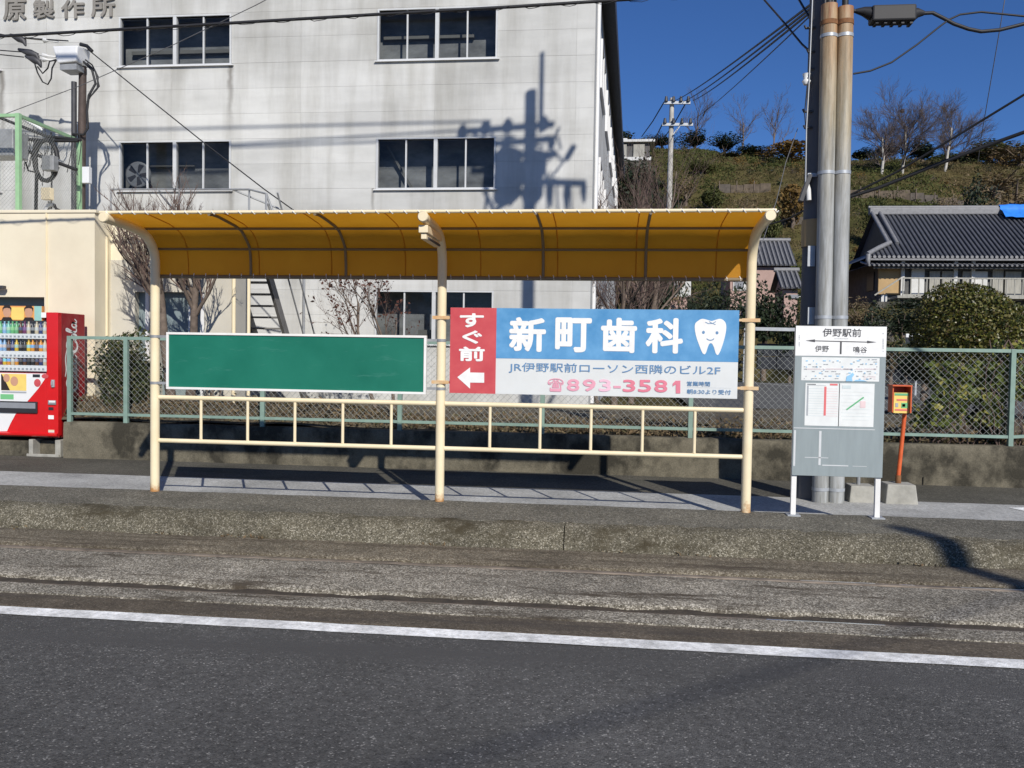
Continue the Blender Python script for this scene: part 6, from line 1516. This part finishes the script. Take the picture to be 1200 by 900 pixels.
# skyline and slope trees: (x, top y, distance, width, kind)
sky_ = [(725, 150, 150, 7, 'dark'), (760, 158, 150, 7, 'olive'), (776, 160, 146, 6, 'dark'), (815, 158, 150, 8, 'dark'), (850, 160, 148, 7, 'dark'), (880, 170, 146, 7, 'dark'), (858, 184, 140, 6, 'dark'), (900, 172, 146, 7, 'brown'), (912, 186, 140, 5, 'dark'), (926, 164, 140, 9, 'autumn'), (1010, 178, 150, 8, 'dark'), (1038, 172, 152, 8, 'dark'), (1082, 170, 154, 9, 'dark'), (1100, 178, 154, 8, 'olive'), (1118, 178, 150, 7, 'olive'), (1135, 172, 150, 8, 'olive'), (1160, 160, 146, 13, 'olive'), (1178, 166, 142, 12, 'brown'), (1196, 172, 138, 12, 'brown'), (1215, 160, 142, 12, 'olive')]
slope_ = [(835, 205, 112, 5, 'olive'), (822, 186, 128, 6, 'olive'), (805, 200, 116, 5, 'brown'), (845, 232, 96, 4.5, 'olive'), (735, 205, 108, 8, 'dark'), (755, 196, 112, 8, 'dark'), (800, 238, 90, 5, 'dark'), (1170, 195, 120, 12, 'brown'), (1190, 205, 110, 12, 'brown'), (1160, 215, 104, 9, 'brown'), (905, 228, 96, 4, 'olive'), (930, 214, 104, 5, 'autumn'), (1030, 222, 100, 4, 'olive'), (1075, 232, 94, 4, 'olive'), (1110, 214, 104, 5, 'brown'), (1140, 236, 92, 5, 'dark'), (875, 218, 104, 4, 'brown')]
kl = {'dark': 'dark evergreen', 'olive': 'olive green', 'autumn': 'golden autumn', 'brown': 'leafless brown'}
ORD = ['leftmost', 'second from left', 'third from left', 'fourth from left', 'fifth from left', 'sixth from left', 'seventh from left']
def names(lst, w_):
    base = ['%s %s %s %s' % (kl[kd], 'tree' if w_ == 'on the skyline' else 'bush', w_, where(px)) for (px, py, Y, wd, kd) in lst]
    out = []
    for i, b_ in enumerate(base):
        same = sorted(lst[j][0] for j in range(len(lst)) if base[j] == b_)
        out.append(b_ if len(same) == 1 else b_+', '+(ORD[same.index(lst[i][0])] if len(same) > 2 else ('left one' if lst[i][0] == same[0] else 'right one')))
    return out
def where(px): return 'beside the factory edge' if px < 770 else 'near the distant pole' if px < 830 else 'between distant pole and main pole' if px < 950 else 'behind the white-stemmed trees' if px < 1110 else 'near the right edge'
for lst, w_ in ((sky_, 'on the skyline'), (slope_, 'on the slope')):
    for (px, py, Y, wd, kd), lb_ in zip(lst, names(lst, w_)):
        plant('hill_tree' if w_ == 'on the skyline' else 'hill_bush', lb_, kd, px, py, Y, wd, group='trees on the skyline' if w_ == 'on the skyline' else 'bushes on the hillside', cat='tree' if w_ == 'on the skyline' else 'bush')
# white-stemmed bare trees on the hill
for i, (px, py, L, sd, lb_) in enumerate(((1033, 204, 12.5, 201, 'left bare white-stemmed tree on the hill above the house'), (1057, 204, 14.5, 202, 'forked bare white-stemmed tree with a nest on the hill'), (1107, 201, 14.0, 203, 'right bare white-stemmed tree on the hill'))):
    X_, Y = ground_at(px, py); zb = terr(X_, Y); b0 = (X_, Y, zb-.5); NY_ = Y
    L2 = (at(px, 112 if i else 130, Y=Y).z-zb)*.64
    bare('white_stemmed_tree', lb_, b0, L2, .22, sd, 4, (14, 8, 6, 5), (56, 46, 44, 42), upb=.2, shrink=.6, first=.2, bark='bark_pale', twig='twig_pale', twig_level=1, wig=.1, rmin=.013)
# nest, scrub cover, terraces
p = at(1057, 130, Y=NY_); ne = thing('nest', 'dark round nest high in the forked white-stemmed tree', 'nest', tuple(p)); P, d = blob(160, 3, tuple(p), (.45, .45, .35)); fast_quads('twigs', leaf_quads(P, .4, .15), 'twig', ne, tuple(p))
for i, (px, py, Y, hgt) in enumerate(((815, 160, 152, 9), (905, 165, 150, 9), (870, 170, 150, 8))):
    p = at(px, py, Y=Y); zb = terr(p.x, Y); bare('bare_tree', ('bare tree on the skyline above the distant pole', 'bare tree on the skyline left of the main pole', 'bare tree on the skyline between the poles')[i], (p.x, Y, zb-.5), hgt*.8, .16, 220+i, 4, (8, 6, 5, 3), (45, 42, 40, 38), shrink=.55, first=.3, twig='twig_pale', rmin=.012)
g2 = np.random.default_rng(11); n = 17000
sx_ = g2.uniform(-8, 62, n); sy_ = 64+ (g2.uniform(0, 1, n)**.8)*95
cl = []
for x, y in zip(sx_, sy_):
    if abs(x-.27*y+2) > 60: continue
    k = 7; zz = terr(x, y); s = .25+1.1*max(0, nz(x, y, .13, 60)); c = np.stack([x+g2.normal(0, s, k), y+g2.normal(0, s, k), zz+np.abs(g2.normal(0, s*.5, k))], 1); cl.append(c)
dry = [c for c in cl if nz(c[0, 0], c[0, 1], .07, 77)+.5*nz(c[0, 0], c[0, 1], .3, 78) > -.02]; wet = [c for c in cl if nz(c[0, 0], c[0, 1], .07, 77)+.5*nz(c[0, 0], c[0, 1], .3, 78) <= -.02]
for nm, L_, mm, sz, asp, lb_ in (('hill_grass', dry, 'dry_grass', .45, .2, 'dry brown grass patches on the hillside'), ('hill_scrub', wet, 'scrub', .42, .42, 'low green scrub covering the hillside')):
    C = np.concatenate(L_); o = fast_quads(nm, leaf_quads(C, sz, asp, up=.9, g=g2), mm); o['kind'] = 'stuff'; o['label'] = lb_; o['category'] = 'scrub'
cl = {'leaf_dark': [], 'leaf_olive': [], 'leaf_autumn': [], 'twig_pale': []}
for k in range(520):
    y = 68+85*g2.uniform()**.9; x = g2.uniform(-.12, .46)*y; s = g2.uniform(.5, 1.5)*(1 if g2.uniform() < .85 else 1.7); mm = g2.choice(['leaf_dark', 'leaf_olive', 'leaf_olive', 'leaf_autumn', 'twig_pale'])
    if nz(x, y, .06, 91) < -.18: continue
    P, d = blob(90, int(k), (x, y, terr(x, y)+s*.45), (s, s, s*.75), .4, .5); cl[mm].append(P)
for nm, mm, lb_ in (('hill_thicket', 'leaf_dark', 'dark undergrowth scattered over the hillside'), ('hill_thicket', 'leaf_olive', 'olive undergrowth scattered over the hillside'), ('hill_thicket', 'leaf_autumn', 'rust-brown undergrowth scattered over the hillside'), ('hill_thicket', 'twig_pale', 'leafless grey-brown undergrowth scattered over the hillside')):
    o = fast_quads(nm, leaf_quads(np.concatenate(cl[mm]), .24, .5 if mm != 'twig_pale' else .12, g=g2), mm); o['kind'] = 'stuff'; o['label'] = lb_; o['category'] = 'undergrowth'
for i, (xa, xb, py, Y, lb_) in enumerate(((985, 1140, 231, 88, 'long low stone terrace on the hill just above the house roof'), (842, 898, 222, 98, 'short stone terrace on the hill between the two poles'), (880, 940, 262, 78, 'stone terrace on the hill behind the shelter roof end'))):
    Y = ground_at((xa+xb)/2, py)[1]-1.0; a, b = at(xa, py, Y=Y), at(xb, py, Y=Y); za, zb = terr(a.x, Y), terr(b.x, Y); t = thing('terrace_wall', lb_, 'wall', (a.x, Y, min(za, zb)))
    k = 0; x = a.x; rr = random.Random(i)
    while x < b.x:
        w_ = rr.uniform(1.4, 2.6); zz = terr(x+w_/2, Y); MB().box((x, Y-.5, zz-.8), (x+w_-.06, Y+.9, zz+.75+rr.uniform(-.2, .2))).build('stone_course', 'terrace_stone' if rr.random() < .6 else 'terrace_dark_brown', t); x += w_
    x = a.x
    while x < b.x: zz = terr(x, Y); MB().box((x, Y-.6, zz), (x+.1, Y-.51, zz+1.3)).build('stake', 'bark', t); x += 2.3

# utility pole out of the picture on the right whose shadow reaches the kerb
gp_ = at(1048, 617, z=0); hh = 9.0; k = hh/math.tan(SUN_EL)
bx_, by_ = gp_.x+math.sin(SUN_AZ)*k, gp_.y-math.cos(SUN_AZ)*k
rp = thing('utility_pole', 'plain grey utility pole on the near side of the road, right of the viewer', 'pole', (bx_, by_, -.2))
MB().tube([(bx_, by_, -.2), (bx_, by_, hh-.02), (bx_, by_, hh)], [.15, .12, .1], 16).build('shaft', 'pole_conc', rp); MB().tube([(bx_, by_, -.2), (bx_, by_, -.12)], .19, 12).build('base', 'block_conc', rp)
# heavy cable bundle over the road, behind the viewer: only its shadow is in the picture
pa, pb = at(480, 905, z=-.2), at(905, 788, z=-.2); up_ = -SUND*(7.0/-SUND.z*1.0)
off = -SUND*(7.2/(-SUND.z)); d_ = (pb-pa)
cable('heavy cable bundle spanning the road behind the viewer', [pa+off-d_*4, pa+off-d_*1.5+Vector((0, 0, -.1)), pa+off, pb+off, pb+off+d_*1.5+Vector((0, 0, .1)), pb+off+d_*4], .013)
